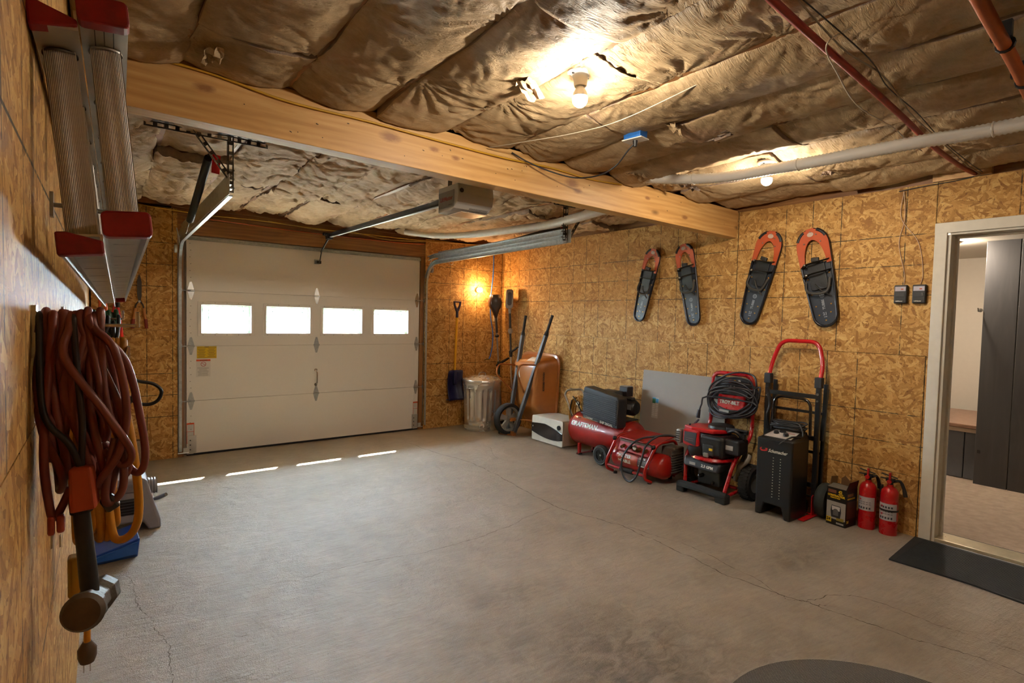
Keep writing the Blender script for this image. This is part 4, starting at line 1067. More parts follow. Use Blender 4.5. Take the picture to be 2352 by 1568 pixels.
ax = MB(); ax.cyl((-.45, -.90, .195), (-.45, -.70, .195), .008, n=10); ax.box((-.44, -.885, .20), (.07, .02, .04)); ax.box((-.44, -.715, .20), (.07, .02, .04)); ax.tube([(-.42, -.9, .20), (-.28, -1.05, .20)], .006, 6)
ax.build('axle_bracket', ORG, wbw)
ng = MB(); ng.bar((-.42, -.90, .012), (-.52, -.74, .012), .035, .018, up=(0, 0, 1)); ng.box((-.43, -.885, .03), (.05, .05, .055)); ng.build('nose_guard', mat('a3602a', .45, dirt='3a2a1c'), wbw, bev=.003)
MB().box((-.50, -.72, .025), (.03, .05, .05)).build('rubber_block', BLACK, wbw, bev=.005)

# --- toaster oven style white box (bread box) in front of the wheelbarrow tub
ow = thing('microwave_oven', 'white countertop microwave with black curved door', 'microwave', (-.345, -1.415, 0), WR)
OWH = mat('c6bfb2', .4, var=.06)
mb = MB(); 
rs = [[Vector((x, .0, z)) for x, z in rrect(.53, .285, .02, 3, 0, .150)], [Vector((x, .33, z)) for x, z in rrect(.53, .285, .02, 3, 0, .150)]]
mb.rings(rs); mb.build('case', OWH, ow, bev=.006)
fr = MB(); fr.prism(rrect(.53, .285, .02, 3, 0, .150), (0, 0, 0), (1, 0, 0), (0, 0, 1), (0, -.014, 0)); fr.build('front_panel', mat('cfc8bb', .4), ow, bev=.005)
top_ = [(-.262+.524*i/16, .205+.020*math.sin(PI*(i/16)*.9)-.075*max(0, i/16-.45)*1.3) for i in range(17)]
bot_ = [(-.262+.524*i/16, .115-.055*math.sin(PI*i/16*.75+.1)) for i in range(17)]
dr = MB(); dr.prism(top_+bot_[::-1], (0, -.014, 0), (1, 0, 0), (0, 0, 1), (0, -.010, 0)); dr.build('door', mat('0f1012', .15, coat=.5), ow, bev=.002)
MB().cyl((.205, -.014, .215), (.205, -.026, .215), .026, n=20).build('knob', BLACK, ow, sm=30)
kp = MB()
for a in range(4):
    for b in range(6): kp.box((.185+a*.014, -.0245, .065+b*.016), (.007, .001, .004))
kp.build('keypad_print', mat('6c6c6c', .5), ow)
MB().box((-.235, -.0245, .17), (.006, .001, .016)).build('indicator', PORC, ow)
ft = MB()
for x in (-.22, .22):
    for y in (.04, .28): ft.cyl((x, y, 0), (x, y, .012), .015, n=10)
ft.build('foot', BLACK, ow)
cable('oven_cord', 'thin black cord lying behind the white microwave', 'cord', [(-.10, -1.13, .05), (-.14, -1.05, .01), (-.2, -.98, .006), (-.16, -.92, .006), (-.10, -.95, .006)], .004, '151515')

# --- large compressor
cc = thing('air_compressor', 'large red air compressor with black ribbed cover and wheels', 'air compressor', (-.27, -2.225, 0), WR)
TRED = mat('97150f', .33, var=.15, coat=.25)
mb = MB(); r_ = .172; zc = .265; hL = .45
prof = [(.001, -hL)] + [(r_*math.sin(R(a)), -hL+.10-.10*math.cos(R(a))) for a in range(15, 91, 15)] + [(r_*math.cos(R(a)), hL-.10+.10*math.sin(R(a))) for a in range(0, 90, 15)] + [(.001, hL)]
mb.lath(prof, (0, 0, zc), (1, 0, 0), 40); tk = mb.build('tank', TRED, cc, sm=50)
sm_ = MB(); 
for x in (-hL+.10, hL-.10): sm_.tube([(x, (r_+.001)*math.cos(R(a)), zc+(r_+.001)*math.sin(R(a))) for a in range(0, 360, 12)], .003, 5, closed=True)
sm_.build('weld_seam', TRED, tk, sm=60)
def on_tank(s, size, x, ang, m_, **kw):
    a = R(ang); n_ = Vector((0, -math.cos(a), math.sin(a))); v = Vector((0, math.sin(a), math.cos(a)))
    return text(s, size, Vector((x, 0, zc))+n_*(r_+.0025), (1, 0, 0), v, m_, tk, **kw)
CREAM = mat('d8d2c4', .5)
on_tank('CRAFTSMAN', .066, -.335, 16, CREAM, bold=.0022, shear=.15, sx=.96)
on_tank('5 HP', .026, -.29, 44, mat('4a0c0a', .5), bold=.0015); 
ft = MB(); ft.box((-.27, -.10, .06), (.025, .03, .12)); ft.box((-.27, .10, .06), (.025, .03, .12)); ft.box((-.27, 0, .012), (.03, .26, .006)); ft.build('foot_bracket', TRED, cc)
rb_ = MB(); rb_.box((-.27, -.10, .008), (.04, .05, .016)); rb_.box((-.27, .10, .008), (.04, .05, .016)); rb_.build('rubber_foot', BLACKR, cc, bev=.003)
MB().cyl((.16, -.22, .098), (.16, .20, .098), .008, n=10).build('axle', STEEL, cc)
for y in (-.225, .18):
    wt = MB().lath([(.055, -.022), (.088, -.026), (.098, -.015), (.10, 0), (.098, .015), (.088, .026), (.055, .022)], (.16, y, .10), (0, 1, 0), 32, cap=False).build('wheel', BLACKR, cc, sm=50)
    h = MB(); h.lath([(.001, -.012), (.06, -.010), (.062, .01), (.001, .012)], (.16, y, .10), (0, 1, 0), 32)
    for k_ in range(6):
        a = k_*PI/3; h.box((.16+.035*math.cos(a), y-.013, .10+.035*math.sin(a)), (.045, .006, .008), (0, -a, 0))
    h.build('hub', BLACK, wt, sm=30)
    w1 = MB(); w1.ring(circ(.083, 32), circ(.081, 32), (.16, y-.028, .10), (1, 0, 0), (0, 0, 1), (0, .001, 0)); w1.cyl((.16, y-.018, .10), (.16, y-.012, .10), .009, n=10); w1.build('white_ring', mat('8c8c84', .5), wt)
# saddle, pump cover
MB().box((.06, .0, .60), (.20, .13, .22)).build('pump', mat('4a4a4c', .5, .4), cc, bev=.02)
MB().box((.03, 0, .445), (.60, .20, .012)).build('saddle_plate', BLACK, cc, bev=.003)
sk = MB(); A = [(-.22, .435), (.21, .365), (.235, .665), (.20, .690), (-.14, .745), (-.205, .725)]
A = [(-.135, .425), (.355, .395), (.375, .675), (.345, .695), (-.085, .755), (-.115, .735)]
A = [(-.115, .425), (.345, .385), (.355, .660), (.335, .685), (-.09, .745), (-.11, .725)]
sk.prism(A, (0, -.225, 0), (1, 0, 0), (0, 0, 1), (0, .13, 0)); cv = sk.build('pump_cover', mat('232428', .5, var=.1), cc, bev=.012, seg=3)
for q in range(13):
    f = q/12; z = .462+.215*f
    MB().hexa([(-.105, -.236, z-.0), (.335, -.236, z-.045+.012*f), (.335, -.222, z-.045+.012*f), (-.105, -.222, z), (-.105, -.236, z+.009), (.335, -.236, z-.036+.012*f), (.335, -.222, z-.036+.012*f), (-.105, -.222, z+.009)]).build('cover_rib', mat('2a2b30', .5), cv)
text('Air Compressor', .026, (-.10, -.2275, .437), (1, 0, -.085), (.085, 0, 1), CREAM, cv, bold=.0006, sx=.75)
st_ = MB(); st_.bar((-.10, -.2268, .431), (.10, -.2268, .414), .002, .003, up=(0, 0, 1)); st_.build('print_line', CREAM, cv)
text('5HP 20GAL', .034, (.125, -.2275, .410), (1, 0, -.085), (.085, 0, 1), CREAM, cv, bold=.0012, sx=1.0)
mo = MB(); mo.lath([(.06, 0), (.078, .02), (.080, .10), (.078, .16), (.060, .185), (.02, .19)], (.17, .02, .565), (1, .12, 0), 28); mt = mo.build('motor', BLACK, cc, sm=40)
MB().box((.27, .02, .65), (.12, .06, .03)).build('capacitor_cover', BLACK, mt, bev=.01)
MB().box((.335, -.050, .58), (.045, .004, .05)).build('rating_plate', mat('8c8c8c', .4, .5), mt)
ps = MB(); ps.box((.14, .13, .70), (.11, .09, .10)); ps.build('pressure_switch', mat('2c2528', .45), cc, bev=.01)
MB().box((.14, .13, .752), (.10, .075, .004)).build('switch_label', mat('9c948c', .5), cc)
hh = MB().tube(arcpath([(-.40, -.08, .37), (-.54, -.08, .60), (-.50, -.08, .65), (-.44, .08, .655), (-.40, .09, .60), (-.33, .09, .44)], .06), .011, 10).build('handle', mat('a49c90', .3, .8), cc, sm=50)
mf = MB(); mf.cyl((-.30, 0, .44), (-.30, 0, .50), .012, n=10); mf.box((-.33, 0, .50), (.10, .03, .03)); mf.cyl((-.36, -.03, .52), (-.36, -.06, .52), .022, n=16); mf.cyl((-.30, .0, .50), (-.12, -.02, .47), .007, n=8); mf.cyl((-.34, 0, .50), (-.34, 0, .57), .014, n=10); mf.build('manifold', mat('6a5c4c', .4, .6), cc, sm=30)
ga = MB().cyl((-.36, -.061, .52), (-.36, -.064, .52), .019, n=16).build('gauge_face', PORC, cc)
# yellow hose coil hung on the handle
yh = thing('yellow_air_hose', 'yellow air hose coiled on the handle of the large compressor', 'hose', (-.27, -1.83, .40), WR)
rn = random.Random(5); P = []
for k_ in range(7):
    rr_ = .16+rn.uniform(-.02, .015); ox, oy = rn.uniform(-.02, .02), -.06+k_*.018
    for a in range(0, 360, 30):
        t_ = R(a+90); P.append(Vector((ox+.075*math.cos(t_)*(rr_/.16), oy+.02*math.cos(t_*1.0), .02+rr_*math.sin(t_))))
MB().tube(P, .0075, 8, sm=3).build('coil', mat('a8761c', .5), yh, sm=60)
MB().tube([(-.02, -.075, .19), (.06, -.08, .12), (.10, -.05, .0), (.05, -.09, -.06), (-.04, -.09, .03), (-.03, -.08, .15)], .006, 8, sm=6).build('black_tie', BLACK, yh, sm=60)

# --- small compressor
pc = thing('air_compressor', 'small red air compressor with black hose draped over its frame', 'air compressor', (-.44, -2.885, 0), WR)
PRED = mat('9c1610', .3, var=.1, coat=.3)
def capsule(x0, x1, r, y, z, cap_=.06):
    prof = [(.001, 0)] + [(r*math.sin(R(a)), cap_-cap_*math.cos(R(a))) for a in range(15, 91, 15)] + [(r*math.cos(R(a)), (x1-x0)-cap_+cap_*math.sin(R(a))) for a in range(0, 90, 15)] + [(.001, x1-x0)]
    return MB().lath(prof, (x0, y, z), (1, 0, 0), 32)
tk2 = capsule(-.315, .30, .108, -.055, .155).build('tank', PRED, pc, sm=50)
tk3 = capsule(-.13, .27, .08, .12, .13).build('rear_tank', PRED, pc, sm=50)
dl = MB(); rs = []
def patch(x0, x1, a0, a1, m_, r, nm, par, yc=-.055, zc_=.155):
    vs = []; fs = []; k = 8
    for i in range(k+1):
        a = R(a0+(a1-a0)*i/k)
        for x in (x0, x1): vs.append((x, yc-r*math.cos(a), zc_+r*math.sin(a)))
        if i: fs.append((2*i-2, 2*i-1, 2*i+1, 2*i))
    return MB().add(vs, fs).build(nm, m_, par, sm=60)
patch(-.20, .02, -16, 34, mat('a8431a', .4), .1092, 'orange_label', tk2)
patch(.03, .16, -16, 34, mat('4a4440', .4), .1092, 'grey_label', tk2); patch(.03, .16, 20, 34, mat('6e1a12', .4), .1096, 'label_band', tk2); patch(.04, .15, -12, -7, CREAM, .1096, 'label_band', tk2)
def on2(s, size, x, ang, m_, **kw):
    a = R(ang); n_ = Vector((0, -math.cos(a), math.sin(a))); v = Vector((0, math.sin(a), math.cos(a)))
    return text(s, size, Vector((x, -.055, .155))+n_*.1115, (1, 0, 0), v, m_, tk2, **kw)
on2('PORTER', .040, -.185, 12, CREAM, bold=.0015, sx=.95); on2('+CABLE', .042, -.19, -11, CREAM, bold=.0015, sx=.98)
on2('150 PSI', .024, .04, 22, CREAM, bold=.0008)
pt = MB(); 
for q in range(5): 
    a = R(14-q*5); pt.box((.10, -.055-.1105*math.cos(a), .155+.1105*math.sin(a)), (.11, .001, .0025))
pt.build('label_print', mat('9c9488', .5), tk2)
def frame2(x, xt):
    p = arcpath([(x-.01, -.13, .015), (x-.02, -.21, .05), (x-.015, -.215, .13), (xt, -.12, .355), (xt, .15, .36), (x, .22, .16), (x, .17, .02)], .07, 6)
    MB().tube(p, .014, 10).build('frame_tube', PRED, pc, sm=50)
frame2(-.27, -.24); frame2(.17, .20)
MB().tube([(-.28, -.205, .085), (.16, -.205, .075)], .012, 10).build('cross_tube', PRED, pc, sm=50)
MB().cyl((-.12, -.205, .082), (.02, -.205, .08), .022, n=14).build('hand_grip', BLACKR, pc, sm=40)
cp = MB(); cp.hexa([(-.20, -.175, .235), (.16, -.175, .235), (.16, -.08, .24), (-.20, -.08, .24), (-.20, -.125, .335), (.16, -.125, .335), (.16, -.05, .345), (-.20, -.05, .345)]); cpo = cp.build('control_panel', PRED, pc, bev=.01)
tp = MB(); tp.hexa([(-.22, -.13, .335), (.18, -.13, .335), (.18, .16, .375), (-.22, .16, .375), (-.215, -.13, .347), (.175, -.13, .347), (.175, .16, .387), (-.215, .16, .387)]); tp.build('top_cover', mat('8e1612', .45), pc, bev=.006)
MB().bar((-.19, -.134, .327), (.15, -.134, .327), .02, .016).build('panel_strip', mat('5c4a40', .4), cpo)
for x, m2 in ((-.13, 0), (-.05, 0), (.05, 1), (.12, 1)): MB().cyl((x, -.15, .285), (x, -.195, .275), .014 if not m2 else .017, n=12).build('regulator_knob', mat('6b4a2a', .35, .7), cpo, sm=30)
g_ = MB(); g_.cyl((.0, -.155, .29), (.0, -.172, .286), .022, n=18); g_.build('gauge', STEEL, cpo, sm=30); MB().cyl((.0, -.1725, .286), (.0, -.1735, .286), .019, n=18).build('gauge_face', PORC, cpo)
kb = MB()
for x in (-.255, .185): kb.ball((x, -.145, .325), .021, 10, (1, 1, 1)); 
kb.build('frame_knob', BLACK, pc, sm=60)
for x in (-.24, .15):
    MB().cyl((x, -.14, 0), (x, -.14, .02), .018, n=12).build('rubber_foot', BLACKR, pc); MB().cyl((x, .15, 0), (x, .15, .03), .018, n=12).build('rubber_foot', BLACKR, pc)
pm = MB(); pm.box((.22, .08, .24), (.14, .14, .16)); pm.build('pump', mat('77706a', .45, .4), pc, bev=.012)
fn = MB()
for q in range(8): fn.box((.30, .04, .12+q*.022), (.012, .16, .010))
fn.box((.29, .04, .2), (.008, .15, .20)); fn.build('cooling_grille', mat('8a857c', .4, .6), pc)
hs = thing('black_air_hose', 'black air hose draped over the small red compressor', 'hose', (-.44, -2.885, 0), WR)
MB().tube([(.34, .06, .40), (.24, .04, .415), (.12, -.06, .40), (.02, -.16, .36), (-.06, -.225, .24), (-.075, -.25, .12), (-.04, -.25, .03), (.04, -.26, .012), (.10, -.25, .08), (.135, -.235, .22), (.14, -.19, .34), (.17, -.08, .41), (.22, .0, .425), (.26, .03, .42)], .0085, 10, sm=8).build('hose', mat('26262c', .5), hs, sm=60)

# --- grey board against the wall
gb = MB().box((0, 0, .462), (.92, .012, .925))
gb = gb.build('grey_panel', mat('8d867e', .55, var=.03)); gb.location = (-.075, -2.93, 0.0); gb.rotation_euler = (R(-4.2), 0, WR); tag(gb, 'large grey panel leaning on the wall behind the compressors', 'panel')
gb.location = (-.075, -2.935, .002)
# sheet of labels
lb = MB().box((-.285, -.0066, .565), (.075, .0006, .20)).build('label_film', mat('a8a49e', .5), gb)
x_ = MB(); x_.box((-.303, -.0072, .635), (.038, .0006, .055)); x_.build('green_print', mat('2a6a4a', .5), gb)
x_ = MB(); x_.box((-.303, -.0074, .658), (.038, .0006, .010)); x_.box((-.266, -.0072, .635), (.034, .0006, .04)); x_.build('blue_print', mat('3a86b8', .5), gb)
x_ = MB(); rn = random.Random(3)
for q in range(7):
    for s_ in (-.302, -.267): x_.box((s_, -.0072, .60-q*.018), (.022+rn.uniform(-.006, .006), .0006, .007))
x_.build('white_print', mat('c6c2bc', .5), gb)

# --- pressure washer
pw = thing('pressure_washer', 'red and black wheeled pressure washer with cable coiled on its handle', 'pressure washer', (-.32, -3.505, 0), WR)
WRED = mat('a81019', .28, coat=.4)
MB().tube(arcpath([(-.18, .195, .78), (-.175, .19, .985), (.175, .19, .985), (.195, .195, .78)], .075, 7), .018, 12).build('handle', WRED, pw, sm=50)
for s_ in (-1, 1):
    MB().tube(arcpath([(s_*.185, .20, .84), (s_*.19, .19, .50), (s_*.21, .02, .40), (s_*.215, -.11, .32), (s_*.175, -.17, .05)], .09, 6), .0155, 12).build('frame_leg', WRED, pw, sm=50)
MB().tube(arcpath([(-.185, -.15, .05), (-.17, .10, .06), (.17, .10, .06), (.185, -.15, .05)], .05), .014, 10).build('lower_frame', WRED, pw, sm=50)
ft = MB(); ft.tube([(-.225, -.18, .06), (-.15, -.195, .07), (0, -.20, .07), (.14, -.195, .065), (.205, -.18, .055)], .036, 10, sm=4, flat=.8); ft.box((-.20, -.175, .03), (.07, .07, .06)); ft.box((.17, -.175, .035), (.09, .08, .07))
ft.build('foot_bar', BLACKR, pw, bev=.01)
cp = MB(); cp.hexa([(-.165, .145, .76), (.175, .145, .76), (.175, .20, .76), (-.165, .20, .76), (-.15, .168, .955), (.16, .168, .955), (.16, .20, .955), (-.15, .20, .955)])
cpp = cp.build('accessory_panel', mat('1f1f22', .4), pw, bev=.01)
for i, c in enumerate(('a02818', 'c89018', 'b0a898')):
    MB().lath([(.006, 0), (.013, 0), (.013, .006), (.006, .006)], (.0+.04*i, .162, .925), (0, -1, .15), 16).build('spray_nozzle', mat(c, .4), cpp, sm=30)
MB().box((.12, .162, .915), (.05, .004, .016)).build('nozzle_slot', BLACK, cpp)
MB().box((.0, .1515, .865), (.10, .002, .005)).build('panel_line', mat('9a9690', .4), cpp)
lg_ = MB()
for q in range(4): lg_.box((-.05+q*.03, .154, .885), (.012, .002, .006))
lg_.build('small_print', mat('9a9690', .4), cpp)
pl = MB(); pl.hexa([(-.09, .112, .68), (.15, .112, .68), (.15, .17, .68), (-.09, .17, .68), (-.09, .132, .81), (.15, .132, .81), (.15, .18, .81), (-.09, .18, .81)]); plo = pl.build('badge_plate', WRED, pw, bev=.008)
text('TROY-BILT', .040, (-.065, .117, .738), (1, 0, 0), (0, .14, 1), mat('d8d0c8', .4), plo, bold=.001, sx=.9)
MB().box((.0, .16, .66), (.36, .05, .05)).build('hose_cradle', BLACK, pw, bev=.01)
# engine
MB().lath([(.13, .0), (.145, .01), (.15, .05), (.14, .08)], (-.03, -.02, .43), (0, 0, 1), 32).build('engine_shroud', mat('1c1618', .4), pw, sm=40)
er = MB(); er.prism([(-.22, -.13), (-.12, -.17), (.06, -.15), (.13, -.02), (.10, .10), (-.10, .13), (-.20, .05)], (-.01, 0, .515), (1, 0, 0), (0, 1, 0), (0, 0, .035)); ero = er.build('shroud_top', mat('b41a20', .3, coat=.4), pw, bev=.012, seg=3)
MB().lath([(.105, 0), (.10, .018), (.085, .026), (.02, .028)], (.02, .02, .55), (0, 0, 1), 28).build('starter_cover', BLACK, pw, sm=30)
ef = MB(); ef.hexa([(-.20, -.19, .40), (-.055, -.19, .37), (-.055, -.10, .37), (-.20, -.10, .42), (-.21, -.175, .525), (-.06, -.175, .53), (-.06, -.09, .53), (-.21, -.09, .525)]); efo = ef.build('shroud_front', mat('b41a20', .3, coat=.4), pw, bev=.012)
MB().hexa([(-.185, -.194, .43), (-.075, -.194, .405), (-.075, -.19, .405), (-.185, -.19, .43), (-.19, -.182, .505), (-.075, -.182, .508), (-.075, -.178, .508), (-.19, -.178, .505)]).build('label', mat('241c20', .4), efo)
l3 = MB()
for q in range(4): l3.box((-.13, -.1935+.0045*q*.9, .44+q*.016), (.07, .001, .003))
l3.build('label_print', mat('8a6a6a', .5), efo)
MB().box((.045, -.05, .42), (.22, .24, .18)).build('engine_body', mat('17171a', .35), pw, bev=.03, seg=3)
MB().box((.03, -.172, .39), (.10, .02, .09)).build('engine_detail', mat('3a3836', .5, .4), pw, bev=.01)
MB().lath([(.065, 0), (.075, .05), (.06, .085)], (-.09, -.13, .33), (0, -.3, 1), 20).build('oil_sump', BLACK, pw, sm=40)
MB().box((.20, -.06, .44), (.13, .15, .12)).build('air_filter_box', mat('1c1c20', .4), pw, bev=.015)
MB().box((.19, -.1375, .435), (.06, .003, .035)).build('white_label', mat('9c9a98', .5), pw); MB().box((.06, -.185, .40), (.03, .012, .02)).build('yellow_cap', mat('c8a418', .4), pw, bev=.003)
MB().box((.02, -.186, .35), (.045, .02, .035)).build('carburettor', mat('a8a49c', .35, .7), pw, bev=.006)
mf = MB(); mf.box((-.255, -.13, .45), (.05, .09, .12)); mfo = mf.build('muffler_guard', mat('a8a5a0', .35, .8), pw, bev=.015)
sl = MB()
for q in range(5): sl.box((-.258, -.177, .415+q*.019), (.038, .004, .006))
sl.build('guard_slot', BLACK, mfo)
MB().lath([(.05, 0), (.165, .0), (.178, .012), (.165, .03), (.05, .03)], (.0, -.05, .30), (0, 0, 1), 32).build('engine_deck', WRED, pw, sm=40)
pb = MB(); pb.hexa([(-.19, -.19, .225), (.13, -.19, .215), (.13, .02, .215), (-.19, .02, .225), (-.20, -.165, .30), (.14, -.165, .295), (.14, .04, .295), (-.20, .04, .30)]); pbo = pb.build('base_cover', mat('2a2c30', .4), pw, bev=.02, seg=3)
text('2.3 GPM', .030, (-.02, -.189, .245), (1, 0, -.02), (0, .3, 1), CREAM, pbo, bold=.001); MB().box((-.10, -.1885, .256), (.055, .002, .022)).build('white_label', mat('a09c96', .5), pbo)
pu = MB(); pu.box((.0, -.04, .15), (.20, .14, .12)); pu.cyl((-.05, -.10, .16), (-.05, -.17, .16), .014, n=12); pu.cyl((.05, -.10, .12), (.05, -.15, .12), .012, n=12); pu.build('pump', mat('3c3a36', .4, .6), pw, bev=.01)
MB().cyl((-.25, .09, .142), (.27, .09, .142), .009, n=10).build('axle', STEEL, pw)
for s_ in (-1, 1):
    x = s_*.255
    wl = MB().lath([(.075, -.04), (.12, -.045), (.138, -.03), (.14, 0), (.138, .03), (.12, .045), (.075, .04)], (x, .09, .142), (1, 0, 0), 40, cap=False).build('wheel', BLACKR, pw, sm=40)
    tr_ = MB()
    for k_ in range(30):
        a = 2*PI*k_/30
        for q in (-.02, .02): tr_.box((x+q, .09+.1385*math.cos(a+(.06 if q > 0 else 0)), .142+.1385*math.sin(a+(.06 if q > 0 else 0))), (.034, .010, .007), (a, 0, 0))
    tr_.build('tread_block', BLACKR, wl, kind='stuff')
    MB().lath([(.001, -.03), (.03, -.03), (.078, -.036), (.078, .036), (.03, .03), (.001, .03)], (x, .09, .142), (1, 0, 0), 32).build('rim', mat('8e8c88', .4, .3), wl, sm=30)
MB().tube([(.14, .06, .14), (.17, .05, .20), (.20, .02, .27), (.24, .03, .32), (.24, .06, .36)], .026, 12, sm=6).build('white_hose', mat('8f887c', .5), pw, sm=60)
MB().tube([(.13, -.06, .54), (.20, -.08, .56), (.25, -.05, .50), (.245, -.0, .40), (.22, .0, .32)], .013, 10, sm=6).build('spray_gun_hose', BLACK, pw, sm=60)
sg = MB(); sg.box((.20, -.05, .56), (.18, .03, .035)); sg.box((.245, -.05, .54), (.05, .03, .07)); sg.build('spray_gun', BLACK, pw, bev=.008)
MB().tube([(-.20, .03, .58), (-.225, -.08, .50), (-.18, -.12, .56)], .008, 8, sm=4).build('pull_cord', mat('2a2c44', .5), pw, sm=60)
# cable coil
cb = thing('extension_cable', 'black cable coiled around the pressure washer handle', 'cable', (-.32, -3.505, 0), WR)
rn = random.Random(11); P = []
for k_ in range(9):
    rx = .215+rn.uniform(-.025, .022); rz = .105+rn.uniform(-.03, .03); oz = .79+rn.uniform(-.035, .03); oy = .105-.007*k_
    if k_ == 3: rz = .16; oz = .83
    for a in range(0, 360, 24):
        t_ = R(a+30); c_ = math.cos(t_)
        P.append(Vector((.045+rx*c_, oy+.05*c_*c_+(.05 if k_ == 3 and math.sin(t_) > .5 else 0), oz+rz*math.sin(t_)-(.02 if math.sin(t_) < 0 else -.01)+.05*c_*(k_ % 2))))
P += [Vector((-.165, .09, .78)), Vector((-.205, .07, .71)), Vector((-.22, .062, .65))]
MB().tube(P, .0075, 8, sm=3).build('coil', mat('24242a', .45), cb, sm=60)
MB().cyl((-.22, .062, .66), (-.228, .058, .59), .013, .018, 12).build('plug', mat('22222c', .5), cb, sm=30)
MB().box((.03, .030, .69), (.085, .003, .018), (0, R(3), 0)).build('cable_tag', mat('8a8884', .5), cb)

# --- battery charger on wheels
bc = thing('battery_charger', 'tall black wheeled battery charger with white dial panel', 'battery charger', (-.325, -4.055, 0), WR)
BCH = mat('0d0d0f', .38, var=.1)
bo = MB(); bo.prism([(-.13, 0), (-.13, .055), (-.132, .575), (.132, .575), (.13, .0), (.085, 0), (.06, .09), (-.06, .09), (-.085, 0)], (0, -.145, 0), (1, 0, 0), (0, 0, 1), (0, .25, 0))
bo.build('cabinet', BCH, bc, bev=.012, seg=3)
tp = MB(); tp.hexa([(-.132, -.148, .555), (.132, -.148, .555), (.132, .105, .555), (-.132, .105, .555), (-.115, -.125, .578), (.115, -.125, .578), (.12, .09, .625), (-.12, .09, .625)]); tp.build('sloped_top', BCH, bc, bev=.008)
pn = MB(); pn.hexa([(-.095, -.112, .583), (.10, -.112, .583), (.09, .035, .612), (-.085, .035, .612), (-.095, -.112, .586), (.10, -.112, .586), (.09, .035, .615), (-.085, .035, .615)]); pno = pn.build('dial_panel', mat('b9b4b0', .4), bc)
kn = MB()
for x, y, r0 in ((-.045, -.035, .020), (.04, -.065, .020), (-.02, .01, .026)): kn.cyl((x, y, .60), (x, y-.004, .617), r0, r0*.8, 16)
kn.build('dial_knob', BLACK, pno, sm=30)
rp = MB(); rp.box((.045, -.01, .6085), (.07, .006, .001), (R(10), 0, 0)); rp.build('red_print', REDI, pno)
text('Schumacher', .034, (-.045, -.1475, .475), (1, 0, 0), (0, 0, 1), CREAM, bc, shear=.45, bold=.0005, sx=.82)
em = MB(); em.prism([(-.105, .50), (-.09, .505), (-.098, .492), (-.085, .485), (-.06, .492), (-.068, .50), (-.05, .503), (-.052, .483), (-.07, .478), (-.095, .476), (-.108, .488)], (0, -.1462, -.003), (1, 0, 0), (0, 0, 1), (0, -.0015, 0)); em.build('red_emblem', mat('b81c1c', .4), bc)
dt_ = MB()
for q in range(15):
    for x in (-.004, .048): dt_.box((x, -.1458, .15+q*.0205), (.007, .002, .0045))
dt_.build('vent_slot', mat('b8b09c', .4), bc)
MB().tube(arcpath([(-.145, .10, .50), (-.15, .12, .86), (.12, .12, .86), (.135, .10, .60)], .07, 7), .011, 10).build('handle', mat('0e0e10', .2, coat=.6), bc, sm=50)
for s_ in (-1, 1): MB().lath([(.02, -.012), (.055, -.014), (.06, 0), (.055, .014), (.02, .012)], (s_*.10, .12, .06), (1, 0, 0), 24).build('wheel', BLACKR, bc, sm=40)
cbl = MB(); rn = random.Random(8)
P = []
for k_ in range(5):
    for a in range(0, 360, 40):
        t_ = R(a); P.append(Vector((.0+(.12+rn.uniform(-.02, .02))*math.cos(t_), .06+.05*math.sin(t_)+rn.uniform(-.01, .01), .635+k_*.012+rn.uniform(-.006, .006))))
P += [Vector((.13, .0, .60)), Vector((.09, -.08, .60)), Vector((.05, -.15, .56)), Vector((.04, -.16, .545))]
cbl.tube(P, .006, 7, sm=3); cbl.build('cable', mat('1a1a1c', .5), bc, sm=60)
MB().tube([(-.145, .05, .60), (-.15, .02, .72), (-.135, .03, .80), (-.16, .02, .93)], [.008, .008, .012, .014], 8, sm=5).build('clamp_lead', BLACK, bc, sm=60)

# --- hand truck
ht = thing('hand_truck', 'black convertible hand truck with tall red loop handle', 'hand truck', (-.13, -4.02, 0), WR)
MB().tube(arcpath([(-.20, -.02, .96), (-.19, .02, 1.12), (-.14, .05, 1.285), (.14, .05, 1.285), (.19, .02, 1.12), (.185, -.02, .96)], .07, 6), .0155, 12).build('loop_handle', mat('b4141c', .25, coat=.5), ht, sm=50)
HBL = mat('121214', .35)
for x in (-.195, .185):
    MB().bar((x, -.02, .015), (x, -.02, 1.02), .035, .03, up=(0, 1, 0)).build('upright', HBL, ht, bev=.004)
    MB().box((x, -.02, .985), (.052, .05, .08)).build('sleeve', mat('1c1c1f', .6), ht, bev=.006)
    MB().bar((x+.012, .04, .10), (x+.012, .07, .97), .028, .022, up=(0, 1, 0)).build('rear_upright', HBL, ht, bev=.004)
    MB().bar((x+.012, .03, .55), (x+.012, .085, .93), .03, .01, up=(0, 1, 0)).build('brace', HBL, ht)
    sc_ = MB(); sc_.cyl((x, -.045, .90), (x, -.036, .90), .009, n=8); sc_.cyl((x, -.045, .85), (x, -.036, .85), .007, n=8); sc_.build('bolt', STEEL, ht)
for z in (.88, .57, .22): MB().bar((-.20, -.025, z), (.19, -.025, z), .022, .032, up=(0, 0, 1)).build('crossbar', HBL, ht, bev=.003)
for z in (.45, .75): MB().bar((-.18, .05, z), (.19, .05, z), .012, .02).build('rear_crossbar', HBL, ht)
tpz = MB(); tpz.box((.197, -.13, .008), (.045, .22, .006)); tpz.box((0, -.028, .008), (.40, .025, .006)); tpo = tpz.build('toe_plate', RED, ht, bev=.002)
sp_ = MB(); sp_.prism([(0, .005), (0, .15), (.02, .16), (.045, .155), (.065, .13), (.07, .005)], (.192, -.08, 0), (0, 1, 0), (0, 0, 1), (.006, 0, 0)); sp_.build('side_gusset', RED, ht, bev=.002)
